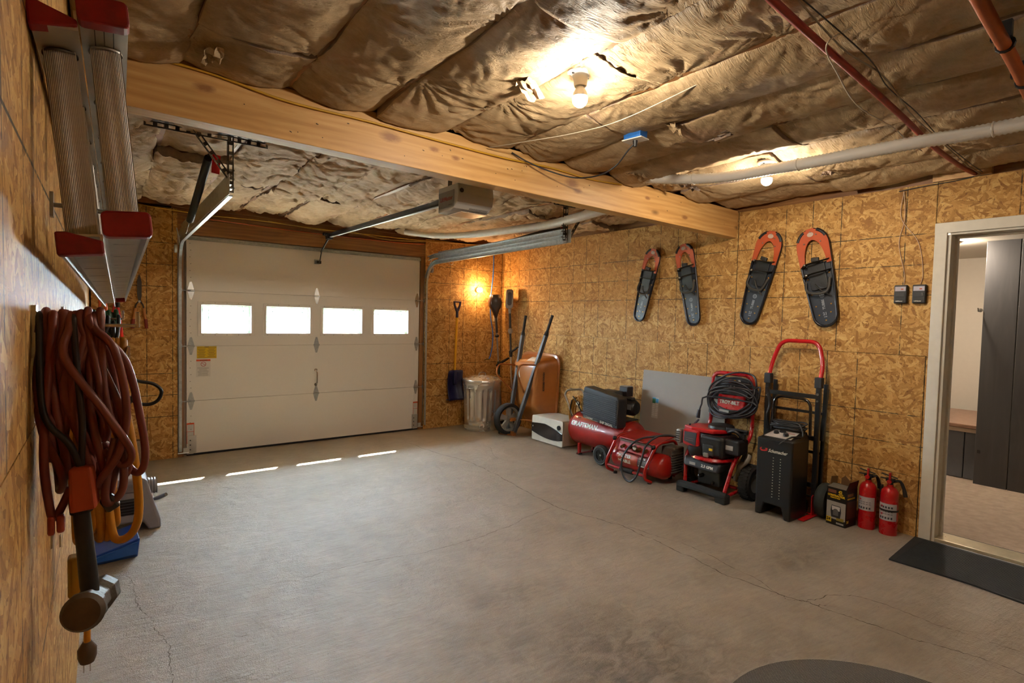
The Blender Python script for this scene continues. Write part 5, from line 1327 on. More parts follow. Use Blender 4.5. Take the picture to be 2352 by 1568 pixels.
for x in (-.155, .255):
    wl = MB().lath([(.05, -.028), (.11, -.034), (.124, -.02), (.127, 0), (.124, .02), (.11, .034), (.05, .028)], (x, .0, .128), (1, 0, 0), 36, cap=False).build('wheel', mat('2c302e', .8, bump=.2), ht, sm=50)
    MB().lath([(.001, -.02), (.052, -.024), (.052, .024), (.001, .02)], (x, .0, .128), (1, 0, 0), 28).build('rim', DKGREY, wl, sm=30)
MB().cyl((-.18, .0, .128), (.27, .0, .128), .008, n=10).build('axle', STEEL, ht)

# --- carton of bags
bx = thing('carton', 'black and yellow carton of contractor bags with open flaps', 'box', (-.165, -4.400, 0), (0, 0, WR+R(-6)))
BB = mat('14130f', .5); KR = mat('8a6a48', .8); BY = mat('d8b21c', .5); BG = mat('a09c96', .5)
s_ = MB(); w_, d_, h_ = .13, .14, .265
for a, b in (((0, -d_/2, h_/2), (w_, .003, h_)), ((0, d_/2, h_/2), (w_, .003, h_)), ((-w_/2, 0, h_/2), (.003, d_, h_)), ((w_/2, 0, h_/2), (.003, d_, h_))): s_.box(a, b)
s_.box((0, 0, .002), (w_, d_, .004)); s_.build('carton_body', BB, bx)
f_ = MB(); f_.hexa([(-w_/2, -d_/2, h_), (w_/2, -d_/2, h_), (w_/2, -d_/2+.003, h_), (-w_/2, -d_/2+.003, h_), (-w_/2+.01, -d_/2+.055, h_+.02), (w_/2-.01, -d_/2+.055, h_+.02), (w_/2-.01, -d_/2+.058, h_+.018), (-w_/2+.01, -d_/2+.058, h_+.018)]); f_.build('flap', mat('6a6458', .7), bx)
f_ = MB(); f_.hexa([(w_/2-.003, -d_/2, h_), (w_/2, -d_/2, h_), (w_/2, d_/2, h_), (w_/2-.003, d_/2, h_), (w_/2+.012, -d_/2+.01, h_+.055), (w_/2+.015, -d_/2+.01, h_+.055), (w_/2+.015, d_/2-.01, h_+.06), (w_/2+.012, d_/2-.01, h_+.06)]); f_.build('flap', BB, bx)
f_ = MB(); f_.prism([(-.04, 0), (.03, 0), (.035, .03), (.0, .075), (-.03, .05)], (0, d_/2-.01, h_), (1, 0, 0), (0, -.35, 1), (0, .003, 0)); f_.build('flap', KR, bx)
f_ = MB(); f_.prism([(-.05, 0), (.05, 0), (.04, .06), (-.045, .07)], (-w_/2+.005, 0, h_), (0, 1, 0), (.1, 0, 1), (-.003, 0, 0)); f_.build('flap', KR, bx)
yf = -d_/2-.0022
text('42', .028, (.012, yf, .232), (1, 0, 0), (0, 0, 1), BY, bx, bold=.001, sx=.9); text('GALLON', .008, (.012, yf, .222), (1, 0, 0), (0, 0, 1), BY, bx, bold=.0003)
text('CONTRACTOR', .0195, (-.060, yf, .203), (1, 0, 0), (0, 0, 1), BY, bx, bold=.001, sx=.86); text('CLEAN-UP BAGS', .010, (-.042, yf, .190), (1, 0, 0), (0, 0, 1), BY, bx, bold=.0005, sx=.9)
MB().box((0, -d_/2-.0018, .105), (.128, .001, .125)).build('grey_print', BG, bx)
MB().prism([(-.03, .055), (.03, .055), (.036, .10), (.03, .14), (-.03, .14), (-.036, .10)], (.0, yf, .0), (1, 0, 0), (0, 0, 1), (0, -.0006, 0)).build('navy_print', mat('26262e', .5), bx)
MB().prism([(-.026, .105), (.026, .105), (.028, .135), (-.028, .135)], (.0, yf-.0006, .0), (1, 0, 0), (0, 0, 1), (0, -.0006, 0)).build('white_print', mat('c8c6c6', .5), bx)
MB().prism([(-.018, .07)]+[(.018*math.cos(R(a)), .10+.018*math.sin(R(a))) for a in range(180, -1, -20)]+[(.018, .07)], (.0, yf-.0012, .0), (1, 0, 0), (0, 0, 1), (0, -.0006, 0)).build('bag_picture', mat('5c5c5e', .5), bx)
MB().box((-.046, yf, .035), (.034, .001, .036)).build('yellow_print', BY, bx); MB().box((.03, yf, .048), (.05, .001, .022)).build('yellow_print', mat('8a7c30', .5), bx)
text('24', .026, (-.060, yf-.0008, .028), (1, 0, 0), (0, 0, 1), BB, bx, bold=.001)
MB().box((.03, yf, .018), (.05, .001, .012)).build('small_print', BG, bx); MB().box((-.03, yf, .238), (.055, .001, .022)).build('brown_picture', mat('7a4a38', .5), bx)
xr = w_/2+.0022
MB().box((xr, .0, .12), (.001, .12, .12)).build('side_picture', mat('4a2c1c', .5), bx); MB().box((xr, -.02, .225), (.001, .075, .02)).build('side_picture', mat('8a5a28', .5), bx)
text('24', .026, (xr+.001, -.06, .03), (0, 1, 0), (0, 0, 1), BY, bx, bold=.001); text('CONTRACTOR', .014, (xr+.001, -.06, .196), (0, 1, 0), (0, 0, 1), BY, bx, bold=.0006)

# --- fire extinguishers
def extinguisher(y, label, strap, x=-.085, rz=0):
    t = thing('fire_extinguisher', label, 'fire extinguisher', (x, y, 0), (0, 0, WR+rz), group='fire extinguishers')
    MB().lath([(.046, .004), (.052, 0), (.053, .01), (.053, .27), (.049, .295), (.036, .315), (.020, .325), (.018, .34)], n=32).build('cylinder', mat('b01018', .28, coat=.4), t, sm=45)
    lab = []
    for z0, z1 in (((.13, .225),) if not strap else ((.10, .162), (.172, .215))):
        vs = []; fs = []
        for i in range(13):
            a = R(-160+140*i/12)
            for z in (z0, z1): vs.append((.0537*math.cos(a), .0537*math.sin(a), z))
            if i: fs.append((2*i-2, 2*i, 2*i+1, 2*i-1))
        lab.append(MB().add(vs, fs).build('paper_label', mat('b5b0b4', .5), t, sm=60))
        pr = MB()
        for q in range(5):
            a = R(-128+q*18)
            p = Vector((.0542*math.cos(a), .0542*math.sin(a), z0+.018)); pr.box(p, (.010, .001, .013), (0, 0, a+PI/2))
            if z1-z0 > .05:
                for w2 in range(2): pr.box(Vector((.0542*math.cos(a), .0542*math.sin(a), z0+.045+w2*.014)), (.012, .001, .003), (0, 0, a+PI/2))
        pr.build('label_print', mat('3a3a42', .5), lab[-1])
        rp_ = MB(); a = R(-120); rp_.box((.0544*math.cos(a), .0544*math.sin(a), z1-.02), (.012, .001, .010), (0, 0, a+PI/2)); rp_.build('red_print', REDI, lab[-1])
    if strap:
        MB().lath([(.0545, .162), (.055, .162), (.055, .174), (.0545, .174)], n=32).build('strap', BLACK, t, sm=40)
        MB().box((-.055, .02, .22), (.012, .03, .2)).build('wall_bracket', BLACK, t, bev=.004)
    v = MB(); v.cyl((0, 0, .335), (0, 0, .375), .017, n=14); v.box((.0, 0, .37), (.05, .028, .02)); v.build('valve', BLACK, t, sm=30)
    l_ = MB(); l_.bar((-.06, 0, .375), (.05, 0, .372), .022, .006); l_.bar((-.055, 0, .405), (.04, 0, .388), .022, .005); l_.build('lever', BLACK, t, bev=.002)
    MB().cyl((0, -.028, .36), (0, -.016, .36), .014, n=14).build('gauge', mat('b01018', .3), t, sm=30)
    MB().box((.0, -.01, .395), (.012, .02, .05)).build('safety_tab', mat('a81a20', .4), t, bev=.003)
    MB().tube([(.015, 0, .36), (.05, .01, .37), (.07, .02, .33), (.085, .02, .27)] if strap else [(.015, 0, .36), (.035, .03, .368), (.045, .05, .33), (.05, .058, .28)], [.009, .009, .011, .013], 10, sm=5).build('discharge_hose', BLACK, t, sm=60)
extinguisher(-4.533, 'red fire extinguisher with one large label beside the carton', False)
extinguisher(-4.665, 'red fire extinguisher with black strap nearest the doorway', True)

# --- wall transmitters with wires
for i, (y, s_) in enumerate(((-4.645, 'left'), (-4.75, 'right'))):
    t = thing('wall_control', 'small black wall control box, the %s of two' % s_, 'control box', (-.0, y, 1.633), WR, group='wall control boxes')
    MB().box((0, -.014, 0), (.076, .028, .125)).build('case', BLACK, t, bev=.006)
    MB().box((0, -.0285, .036), (.062, .002, .030)).build('silver_label', mat('a09aa4', .35, .5), t)
    MB().box((0, -.0285, -.005), (.050, .002, .026)).build('push_button', mat('222224', .4), t, bev=.002)
    MB().box((.01, -.0298, .034), (.014, .001, .008)).build('red_print', mat('a84c1c', .5), t)
    text('LiftMaster', .010, (-.026, -.0288, -.050), (1, 0, 0), (0, 0, 1), CREAM, t, bold=.0003)
    top = (-.012, -4.63, 2.33)
    pts = [top, (-.008, -4.632+.02*i-.01, 2.15), (-.006, y+.03-.05*i+(.045 if i else 0), 1.98), (-.006, y-.01, 1.78), (-.006, y-.0+(-.012 if i == 0 else .0), 1.70)]
    cable('control_wire', 'thin pale wire running down to the %s wall control' % s_, 'wire', pts, .0022, 'c0a48c', 'wall control wires')
cable('header_wire', 'thin black wire along the top of the right wall by the doorway', 'wire', [(-.01, -4.6, 2.335), (-.01, -4.75, 2.345), (-.01, -4.9, 2.35), (-.01, -5.0, 2.36)], .003, '1a1a1a')

# --- snowshoes
SNB = mat('262b34', .45, var=.15); SNO = mat('ae4819', .5, var=.1); STR = mat('2a2620', .6, var=.2); BRS = mat('b8873c', .35, .7)
def snowshoe(top, bot, wd, label):
    ty, tz = top; by, bz = bot; L = math.hypot(ty-by, tz-bz); ang = math.atan2(-(ty-by), tz-bz)
    t = thing('snowshoe', label, 'snowshoe', (-.03, (ty+by)/2, (tz+bz)/2), group='snowshoes on the right wall')
    t.rotation_euler = (Matrix.Rotation(WR, 3, 'Z') @ Matrix.Rotation(ang, 3, 'Y')).to_euler()
    h = L/2; w_ = wd/2
    def outline(s, k=1.0):   # s in 0..1 around; returns frame path
        pass
    pts = []
    for a in range(0, 181, 15): pts.append((w_*math.cos(R(a)), h-w_*1.15+w_*1.15*math.sin(R(a))))
    tw = w_*.74
    for f in (.25, .5, .75): pts.append((-w_+(w_-tw)*f**1.6, (h-w_*1.15)*(1-f)+(-h+tw*1.0)*f))
    for a in range(180, 361, 15): pts.append((tw*math.cos(R(a)), -h+tw*1.0+tw*1.0*math.sin(R(a))))
    for f in (.75, .5, .25): pts.append((w_-(w_-tw)*f**1.6, (h-w_*1.15)*(1-f)+(-h+tw*1.0)*f))
    MB().tube([(x, -.004, z) for x, z in pts], .0095, 10, closed=True).build('frame', mat('2a2a30', .25, .5), t, sm=60)
    def wz(z):  # half width at z
        zt = h-w_*1.15; zb = -h+tw
        if z > zt: return w_*math.sqrt(max(0, 1-((z-zt)/(w_*1.15))**2))
        if z > zb: f = (zt-z)/(zt-zb); return w_-(w_-tw)*f**1.6
        return tw*math.sqrt(max(0, 1-((z-zb)/tw)**2))
    # rear deck with slots at the edge
    top_z = h-w_*2.35; low = [-h+.014+i*(top_z+h-.014)/14 for i in range(15)]
    poly = [(wz(z)-.008, z) for z in low]+[(-wz(z)+.008, z) for z in low[::-1]]
    MB().prism(poly, (0, 0, 0), (1, 0, 0), (0, 0, 1), (0, .005, 0)).build('deck', SNB, t)
    # orange toe deck ring
    z0, z1 = top_z-.015, h+.006
    outp = []; inp = []
    zz = [z0+(z1-.008-z0)*math.sin(PI/2*i/22) for i in range(23)]
    zt2 = h-w_*.78
    for z in zz: outp.append((wz(min(z, h-.001))+.005, z)); 
    outp += [(x_, z1) for x_ in (.030, .02, .01, 0, -.01, -.02, -.030)]
    outp += [(-wz(min(z, h-.001))-.005, z) for z in zz[::-1]]
    n_ = len(outp)
    iw = w_*.70
    for i in range(n_):
        x, z = outp[i]
        ztop = h-w_*.74
        if z <= z0+.001: inp.append((math.copysign(iw*.98, x), z))
        else:
            a = math.atan2(z-z0, x); r_ = 1/math.sqrt((math.cos(a)/iw)**2+(math.sin(a)/(ztop-z0))**2); inp.append((r_*math.cos(a), z0+r_*math.sin(a)))
    mb = MB(); A = [Vector((x, -.014, z)) for x, z in outp]; B = [Vector((x, -.010, z)) for x, z in inp]
    vs = A+B+[p+Vector((0, .010, 0)) for p in B]+[p+Vector((0, .014, 0)) for p in A]
    fs = [(i, i+1, n_+i+1, n_+i) for i in range(n_-1)]+[(n_+i, n_+i+1, 2*n_+i+1, 2*n_+i) for i in range(n_-1)]+[(2*n_+i, 2*n_+i+1, 3*n_+i+1, 3*n_+i) for i in range(n_-1)]+[(3*n_+i, 3*n_+i+1, i+1, i) for i in range(n_-1)]
    mb.add(vs, fs).build('toe_deck', SNO, t, sm=50)
    for a0, a1 in ((25, 65), (115, 155)):
        MB().tube([(w_*1.0*math.cos(R(a)), -.006, h-w_*1.15+w_*1.15*math.sin(R(a))) for a in range(a0, a1+1, 8)], .0135, 8).build('bumper', BLACK, t, sm=60)
    MB().prism(circ(.022, 20, 0, h-w_*.36, 1.1, .8), (0, -.0150, 0), (1, 0, 0), (0, 0, 1), (0, -.001, 0)).build('oval_emblem', mat('b8a090', .4), t)
    rv = MB()
    for x, z in ((-.03, h-.16), (.035, h-.03-.02), (-.05, h-.10), (.055, h-.11)): rv.cyl((x*w_/.1, -.018, z), (x*w_/.1, -.013, z), .005, n=8)
    rv.build('rivet', STEEL, t)
    rv = MB()
    for x, z in ((-.6, -h+.16), (.6, -h+.16), (-.5, -h+.09), (.5, -h+.10), (0, -h+.045), (-.75, .0), (.75, .02), (.72, -.08), (-.7, -.12)): rv.cyl((x*wz(z), -.004, z), (x*wz(z), 0, z), .0055, n=8)
    rv.build('brass_rivet', BRS, t)
    # binding: plate, straps, buckles, heel loop
    bi = MB(); bi.prism(rrect(w_*1.1, .21, .02, 3, 0, top_z-.10), (0, -.018, 0), (1, 0, 0), (0, 0, 1), (0, .012, 0)); bo_ = bi.build('binding_plate', mat('15171a', .5), t, bev=.003)
    for q, z in enumerate((top_z-.005, top_z-.085)):
        MB().tube([(-w_*.86, -.012, z-.012), (-w_*.5, -.048, z), (0, -.058, z+.004), (w_*.5, -.048, z+.006), (w_*.84, -.012, z+.014)], .017, 8, sm=4, flat=.25).build('strap', STR, t, sm=50)
        bk = MB(); bk.ball((-w_*.55, -.055, z), .011, 10); bk.build('buckle', STEELB, t, sm=60)
    MB().box((w_*.15, -.05, top_z+.02), (.055, .02, .03), (0, R(8), 0)).build('toe_strap_end', STR, t, bev=.004)
    MB().tube([(-w_*.8, -.02, top_z-.13), (-w_*.75, -.04, top_z-.20), (-.02, -.045, top_z-.235), (w_*.5, -.035, top_z-.225), (w_*.75, -.02, top_z-.13)], .010, 8, sm=5, flat=.5).build('heel_strap', STR, t, sm=50)
    MB().tube([(-w_*.2, -.03, top_z-.16), (w_*.1, -.035, top_z-.21), (w_*.65, -.02, top_z-.27)], .007, 8, sm=4, flat=.5).build('strap_tail', STR, t, sm=50)
    SP = mat('8c9094', .4)
    e_ = MB(); e_.ring(circ(.017, 20), circ(.013, 20), (0, -.0015, -h+.235), (1, 0, 0), (0, 0, 1), (0, -.001, 0)); e_.ring(circ(.008, 14), circ(.005, 14), (0, -.0015, -h+.235), (1, 0, 0), (0, 0, 1), (0, -.001, 0)); e_.build('ring_print', SP, t)
    text('TUBBS', .026, (0.008, -.002, -h+.128), (0, 0, 1), (-1, 0, 0), SP, t, bold=.0008)
    text('21', .03, (0, -.002, -h+.085), (1, 0, 0), (0, 0, 1), SP, t, bold=.001, align='CENTER'); text('trek', .014, (0, -.002, -h+.068), (1, 0, 0), (0, 0, 1), SP, t, bold=.0004, align='CENTER')
    MB().cyl((0, .03, h-.02), (0, -.02, h-.02), .004, n=8).build('hanging_nail', STEEL, t)
snowshoe((-2.572, 2.115), (-2.395, 1.415), .178, 'leftmost snowshoe on the wall, leaning right under the beam')
snowshoe((-2.905, 2.128), (-3.050, 1.387), .185, 'second snowshoe from the left, nearest the beam end')
snowshoe((-3.745, 2.155), (-3.560, 1.410), .205, 'third snowshoe from the left, leaning right')
snowshoe((-4.035, 2.138), (-4.192, 1.405), .225, 'largest snowshoe, nearest the doorway')

# --- floor mats
dm = MB(); P_ = [(-.565, -4.815), (-.02, -4.80), (-.02, -6.05), (-.62, -6.05), (-.60, -5.44), (-.545, -5.25), (-.52, -5.05)]
Pm = [(-.575, -4.83), (-.02, -4.80), (-.02, -6.05), (-.64, -6.05), (-.605, -5.5), (-.56, -5.2)]
dm.prism(Pm, (0, 0, .001), (1, 0, 0), (0, 1, 0), (0, 0, .009))
for i in range(46):
    y = -4.85-i*.026
# ribs run along the doorway
for i in range(34):
    x = -.05-i*.0155; dm.box((x, -5.43, .0105), (.007, 1.15, .0025))
do = dm.build('rubber_doormat', mat('1c1b1c', .75, bump=.1), bev=0); tag(do, 'black ribbed rubber mat in front of the doorway', 'mat')
rg_t = NT('rug'); oo = rg_t.obj()
b1_ = rg_t.n('ShaderNodeTexBrick', Vector=rg_t.map(oo, (60, 60, 1), (0, 0, R(-35))), Scale=1.0); b1_.inputs['Color1'].default_value = C3('aaa295'); b1_.inputs['Color2'].default_value = C3('928b80'); b1_.inputs['Mortar'].default_value = C3('3e3a36')
b1_.inputs['Mortar Size'].default_value = .09
rgn = rg_t.noise(oo, 130, 2); rg_t.bump(rg_t.ma('ADD', b1_.outputs[1], rgn), .8, .006); rg_m = rg_t.fin(rg_t.mix(rg_t.ma('MULTIPLY', rgn, .3), b1_.outputs[0], '4a4640'), .9)
rug = MB(); rug.prism(circ(.62, 64), (-2.36, -5.52, .001), (1, 0, 0), (0, 1, 0), (0, 0, .012)); tag(rug.build('round_rug', rg_m, bev=.004), 'round grey woven rug at the bottom edge of the picture', 'rug')
# ================================================================ left wall
# --- extension ladder hung on its side
ld = thing('extension_ladder', 'aluminium extension ladder with red end caps hung sideways on the left wall', 'ladder', (-4.355, -4.95, 1.512))
yd = Vector((.0198, .9996, -.0182)).normalized(); zd = Vector((-.032, 0, .354)); zd = (zd-yd*zd.dot(yd)).normalized(); xd = yd.cross(zd)
ld.matrix_world = Matrix(((xd.x, yd.x, zd.x, -4.355), (xd.y, yd.y, zd.y, -4.95), (xd.z, yd.z, zd.z, 1.512), (0, 0, 0, 1)))
LL = 3.62
for si, (x0, x1, zo, zu) in enumerate(((-.059, -.003, .009, .312), (-.001, .060, .038, .327))):
    for up, z in ((0, zo), (1, zu)):
        s_ = 1 if up else -1; fh = .030
        y0, y1 = (.0, LL) if si else (.015, LL+.1)
        prof = [(x0, 0), (x1, 0), (x1, s_*fh), (x1-.004, s_*fh), (x1-.004, s_*.004), (x0+.004, s_*.004), (x0+.004, s_*fh), (x0, s_*fh)]
        rl = MB().rings([[Vector((a, y, z+b)) for a, b in prof] for y in (y0, y1)]).build('rail', ALU, ld)
        if up and si:
            g = MB()
            for q in range(3): g.box((x0+.018+q*.012, .10, z-.0008), (.0012, .2, .0012))
            for q in range(2): g.cyl((x0+.022+q*.016, .012, z-.002), (x0+.022+q*.016, .012, z), .003, n=10)
            g.build('rivet', DKGREY, rl)
        zc_ = z+s_*fh*.5
        c = MB()
        if si: c.prism(rrect(x1-x0+.004, fh+.010, .008, 3, (x0+x1)/2, zc_), (0, -.004, 0), (1, 0, 0), (0, 0, 1), (0, .03, 0))
        else: c.prism([(x0-.002, zc_-.018), (x1, zc_-.010 if up else zc_-.016), (x1, zc_+.004 if not up else zc_+.0), (x0+.012, zc_+.018), (x0-.002, zc_+.018)], (0, .010, 0), (1, 0, 0), (0, 0, 1), (0, .03, 0))
        c.build('end_cap', REDD, ld, bev=.003)
        if si and not up:
            MB().box(((x0+x1)/2, LL, zc_), (x1-x0+.003, .02, fh+.006)).build('end_cap', REDD, ld, bev=.003)
    nr = 14; xc = (x0+x1)/2
    for k_ in range(nr):
        y = .11+.262*k_
        if y > LL: break
        w_ = .021; pr = []
        N_ = 38
        for j in range(N_*2):   # ribbed front and back
            t_ = j/(N_*2-1)
            if j < N_: f = j/(N_-1); pr.append((-w_+2*w_*f, -.012-.006*math.sin(PI*f)-(.0006 if j % 2 else 0)))
            else: f = (j-N_)/(N_-1); pr.append((w_-2*w_*f, .012+.004*math.sin(PI*f)))
        MB().rings([[Vector((xc+a, y+b, z)) for a, b in pr] for z in (zo, zu)]).build('rung', ALU, ld)
        sw = MB()
        sw.lath([(1.12*w_, 0), (1.12*w_, .003), (w_, .006)], (xc, y, zu-.006), (0, 0, 1), 20, cap=False)
        # swaged rung ends seen on the underside of the lower rail
        MB().prism(rrect(w_*2.1, .026, .012, 4), (xc, y, zo), (1, 0, 0), (0, 1, 0), (0, 0, -.003)).build('rung_end', GALVD if si == 0 else ALU, ld)
        sw.build('rung_swage', GALVD if si == 0 else ALU, ld, sm=30)
        sl = MB().prism(rrect(w_*1.9, .012, .005, 3), (xc, y-.004, zo-.0032), (1, 0, 0), (0, 1, 0), (0, 0, -.0008)).build('rung_slot', mat('3a342c', .7), ld)
hkk = MB(); hkk.tube([(0, 0, 0), (.05, 0, 0), (.10, 0, -.002), (.13, 0, .03)], .005, 8, sm=3); hkk.box((.003, 0, 0), (.006, .03, .05))
hk1 = hkk.build('ladder_hook', STEEL, sm=50); hk1.location = (XL, -4.50, 1.62); tag(hk1, 'steel hook under the ladder on the left wall', 'hook')
MB().box((.10, 0, 0), (.01, .004, .02))
# --- cords
def bundle(name, label, cat, y0, ztop, zbots, xa, xb, r, col, n, seed, wob=.02, ydep=.03, extra=(), rough=.5, xt=None):
    rn = random.Random(seed); P = []
    x = xa
    order = list(range(n))
    xs = [xa+(xb-xa)*i/(n-1) for i in range(n)]
    sh = xs[:]; rn.shuffle(sh)
    for k_ in range(n):
        x = xs[k_]; xbt = min(max(.65*sh[k_]+.35*x+rn.uniform(-.01, .012), xa), xb); zb = rn.uniform(*zbots)
        if xt is not None: x = xa+(xt-xa)*k_/(n-1)
        zt = ztop+rn.uniform(-.004, .012); f = rn.uniform(.5, 1)
        xm = (x+xbt)/2+rn.uniform(-wob, wob)
        xm = min(max(xm, xa), xb)
        P += [Vector((x, y0-ydep*.55, zt-.02)), Vector((x, y0, zt+.006)), Vector((x, y0+ydep*.55, zt-.02)),
              Vector((xm, y0+ydep*f, (zt+zb)/2+.03)), Vector((xbt, y0+ydep*.9*f, zb+.03)), Vector((xbt+.004, y0, zb)), Vector((xbt+.008, y0-ydep*.9*f, zb+.03)),
              Vector((xm+rn.uniform(-wob, wob), y0-ydep*(f+.25), (zt+zb)/2))]
    for p in P: p.x = min(max(p.x, xa-.0), xb+.03)
    o = thing(name, label, cat, P[0])
    m_ = mat(col, rough, var=.25, dirt='2a1410') if isinstance(col, str) else col
    cp = MB().tube([p-P[0] for p in P], r, 10, sm=7).build('cord', m_, o, sm=60)
    o0 = P[0]
    for pts, c2, r2 in extra:
        MB().tube([Vector(p)-o0 for p in pts], r2, 10, sm=8).build('cord', mat(c2, rough, var=.3), o, sm=60)
    return o, o0
red, o0 = bundle('extension_cable', 'thick reddish extension cord coiled on a hook below the ladder', 'extension cord', -4.90, 1.385, (1.09, 1.21), -4.436, -4.335, .0057, '84453a', 20, 3, xt=-4.362, extra=[
    ([(-4.40, -4.885, 1.33), (-4.40, -4.895, 1.386), (-4.40, -4.905, 1.394), (-4.40, -4.925, 1.375), (-4.405, -4.95, 1.33), (-4.36, -4.96, 1.25), (-4.325, -4.95, 1.18), (-4.335, -4.94, 1.155), (-4.36, -4.93, 1.18)], '7e4034', .0057),
    ([(-4.375, -4.885, 1.33), (-4.375, -4.895, 1.386), (-4.375, -4.905, 1.394), (-4.372, -4.925, 1.375), (-4.33, -4.92, 1.32), (-4.31, -4.93, 1.22), (-4.305, -4.93, 1.16), (-4.315, -4.92, 1.135), (-4.335, -4.90, 1.155), (-4.36, -4.89, 1.185)], '7a3a32', .0058),
    ([(-4.435, -4.885, 1.33), (-4.435, -4.895, 1.386), (-4.435, -4.905, 1.394), (-4.435, -4.925, 1.375), (-4.43, -4.95, 1.25), (-4.40, -4.96, 1.20), (-4.385, -4.95, 1.15)], '262624', .0045),  # black strand stands in for shadow inside the coil
    ([(-4.395, -4.885, 1.33), (-4.395, -4.895, 1.386), (-4.395, -4.905, 1.394), (-4.395, -4.925, 1.375), (-4.39, -4.95, 1.30), (-4.385, -4.955, 1.22), (-4.39, -4.95, 1.12)], '2c2422', .0045),  # dark strand, also shadow between the loops put in as colour
    ([(-4.42, -4.885, 1.33), (-4.42, -4.895, 1.386), (-4.42, -4.905, 1.394), (-4.42, -4.925, 1.375), (-4.43, -4.95, 1.20), (-4.425, -4.945, 1.11), (-4.418, -4.94, 1.088), (-4.40, -4.94, 1.13)], '80382a', .0057),
    ([(-4.345, -4.94, 1.20), (-4.358, -4.95, 1.12), (-4.352, -4.945, 1.098), (-4.335, -4.94, 1.12), (-4.335, -4.935, 1.18)], '6e3a34', .0058),
    ([(-4.37, -4.885, 1.33), (-4.37, -4.895, 1.386), (-4.37, -4.905, 1.394), (-4.37, -4.925, 1.375), (-4.345, -4.94, 1.34), (-4.33, -4.945, 1.25), (-4.34, -4.95, 1.18), (-4.37, -4.95, 1.13)], '74362c', .006),
])
ob_ = MB(); c0 = Vector((-4.383, -4.955, 1.131))-o0
ob_.hexa([c0+Vector(p) for p in ((-.019, -.016, -.034), (.014, -.018, -.031), (.020, .014, -.029), (-.012, .018, -.032), (-.020, -.012, .034), (.008, -.013, .036), (.013, .011, .034), (-.014, .012, .034))])
ob_.build('triple_outlet', mat('a8401e', .45), red, bev=.005, seg=3)
pg = MB(); c1 = Vector((-4.418, -4.945, 1.078))-o0
pg.box(c1+Vector((-.005, 0, 0)), (.009, .016, .03)); pg.box(c1+Vector((.006, 0, .001)), (.010, .014, .028)); pgo = pg.build('plug', mat('a43c22', .45), red, bev=.004); q_ = MB(); q_.box(c1+Vector((-.005, 0, -.026)), (.002, .005, .018)); q_.box(c1+Vector((.005, 0, -.026)), (.002, .005, .018)); q_.build('prong', STEELB, pgo)
dp_ = MB(); dp_.box(Vector((-4.352, -4.94, 1.098))-o0, (.020, .018, .024), (0, R(-30), 0)); dp_.build('plug', mat('2e2a2a', .5), red, bev=.004)
yel, o1 = bundle('extension_cable', 'yellow extension cord coiled behind the reddish cord', 'extension cord', -4.50, 1.32, (.89, .95), -4.425, -4.325, .0078, 'b87a14', 13, 7, wob=.008, extra=[
    ([(-4.33, -4.54, 1.25), (-4.305, -4.55, 1.08), (-4.297, -4.55, .96), (-4.31, -4.54, .905), (-4.34, -4.54, .90), (-4.35, -4.53, .96)], 'c08218', .0085),
    ([(-4.40, -4.54, .95), (-4.395, -4.55, .85), (-4.39, -4.55, .76), (-4.39, -4.55, .68)], 'b87a14', .0065)])
pg = MB(); pg.lath([(.013, 0), (.017, .012), (.017, .03), (.008, .045)], Vector((-4.39, -4.55, .645))-o1, (0, 0, 1), 14); pgo = pg.build('plug', mat('4a3420', .5), yel, sm=40)
q_ = MB(); q_.box(Vector((-4.396, -4.55, .635))-o1, (.002, .006, .022)); q_.box(Vector((-4.385, -4.55, .635))-o1, (.002, .006, .022)); q_.build('prong', STEELB, pgo)
MB().box(Vector((-4.408, -4.5, .82))-o1, (.03, .035, .09)).build('outlet_block', mat('a8801c', .5), yel, bev=.006)
grn, o2 = bundle('extension_cable', 'green extension cord coiled at the far end of the hooks', 'extension cord', -4.10, 1.385, (1.17, 1.26), -4.395, -4.328, .0058, '1d4a2c', 13, 9, wob=.008)
blk, o3 = bundle('power_cable', 'black cord with a big loop hanging beside the green cord', 'cord', -4.22, 1.37, (1.19, 1.27), -4.37, -4.325, .0042, '1a1c1e', 5, 12, wob=.01, extra=[
    ([(-4.335, -4.24, 1.30), (-4.315, -4.25, 1.235), (-4.285, -4.25, 1.215), (-4.25, -4.25, 1.205), (-4.232, -4.25, 1.185), (-4.24, -4.25, 1.16), (-4.262, -4.25, 1.15), (-4.29, -4.25, 1.158), (-4.31, -4.25, 1.18)], '191b1d', .0045),
    ([(-4.34, -4.23, 1.36), (-4.31, -4.24, 1.27), (-4.295, -4.25, 1.19), (-4.305, -4.25, 1.155), (-4.315, -4.25, 1.18)], '1c1c1e', .004)])
for i, (y, z, l_) in enumerate(((-4.90, 1.378, 'nearest'), (-4.52, 1.30, 'middle'), (-4.14, 1.378, 'farthest'))):
    h_ = thing('wall_hook', '%s flat steel hook carrying the coiled cords' % l_, 'hook', (XL, y, z), group='cord hooks on the left wall')
    MB().box((.065, 0, 0), (.13, .022, .005)).build('arm', STEELB, h_, bev=.001); MB().box((.132, 0, .010), (.005, .024, .026)).build('lip', STEELB, h_, bev=.001); MB().box((.003, 0, -.01), (.006, .03, .08)).build('plate', STEELB, h_)
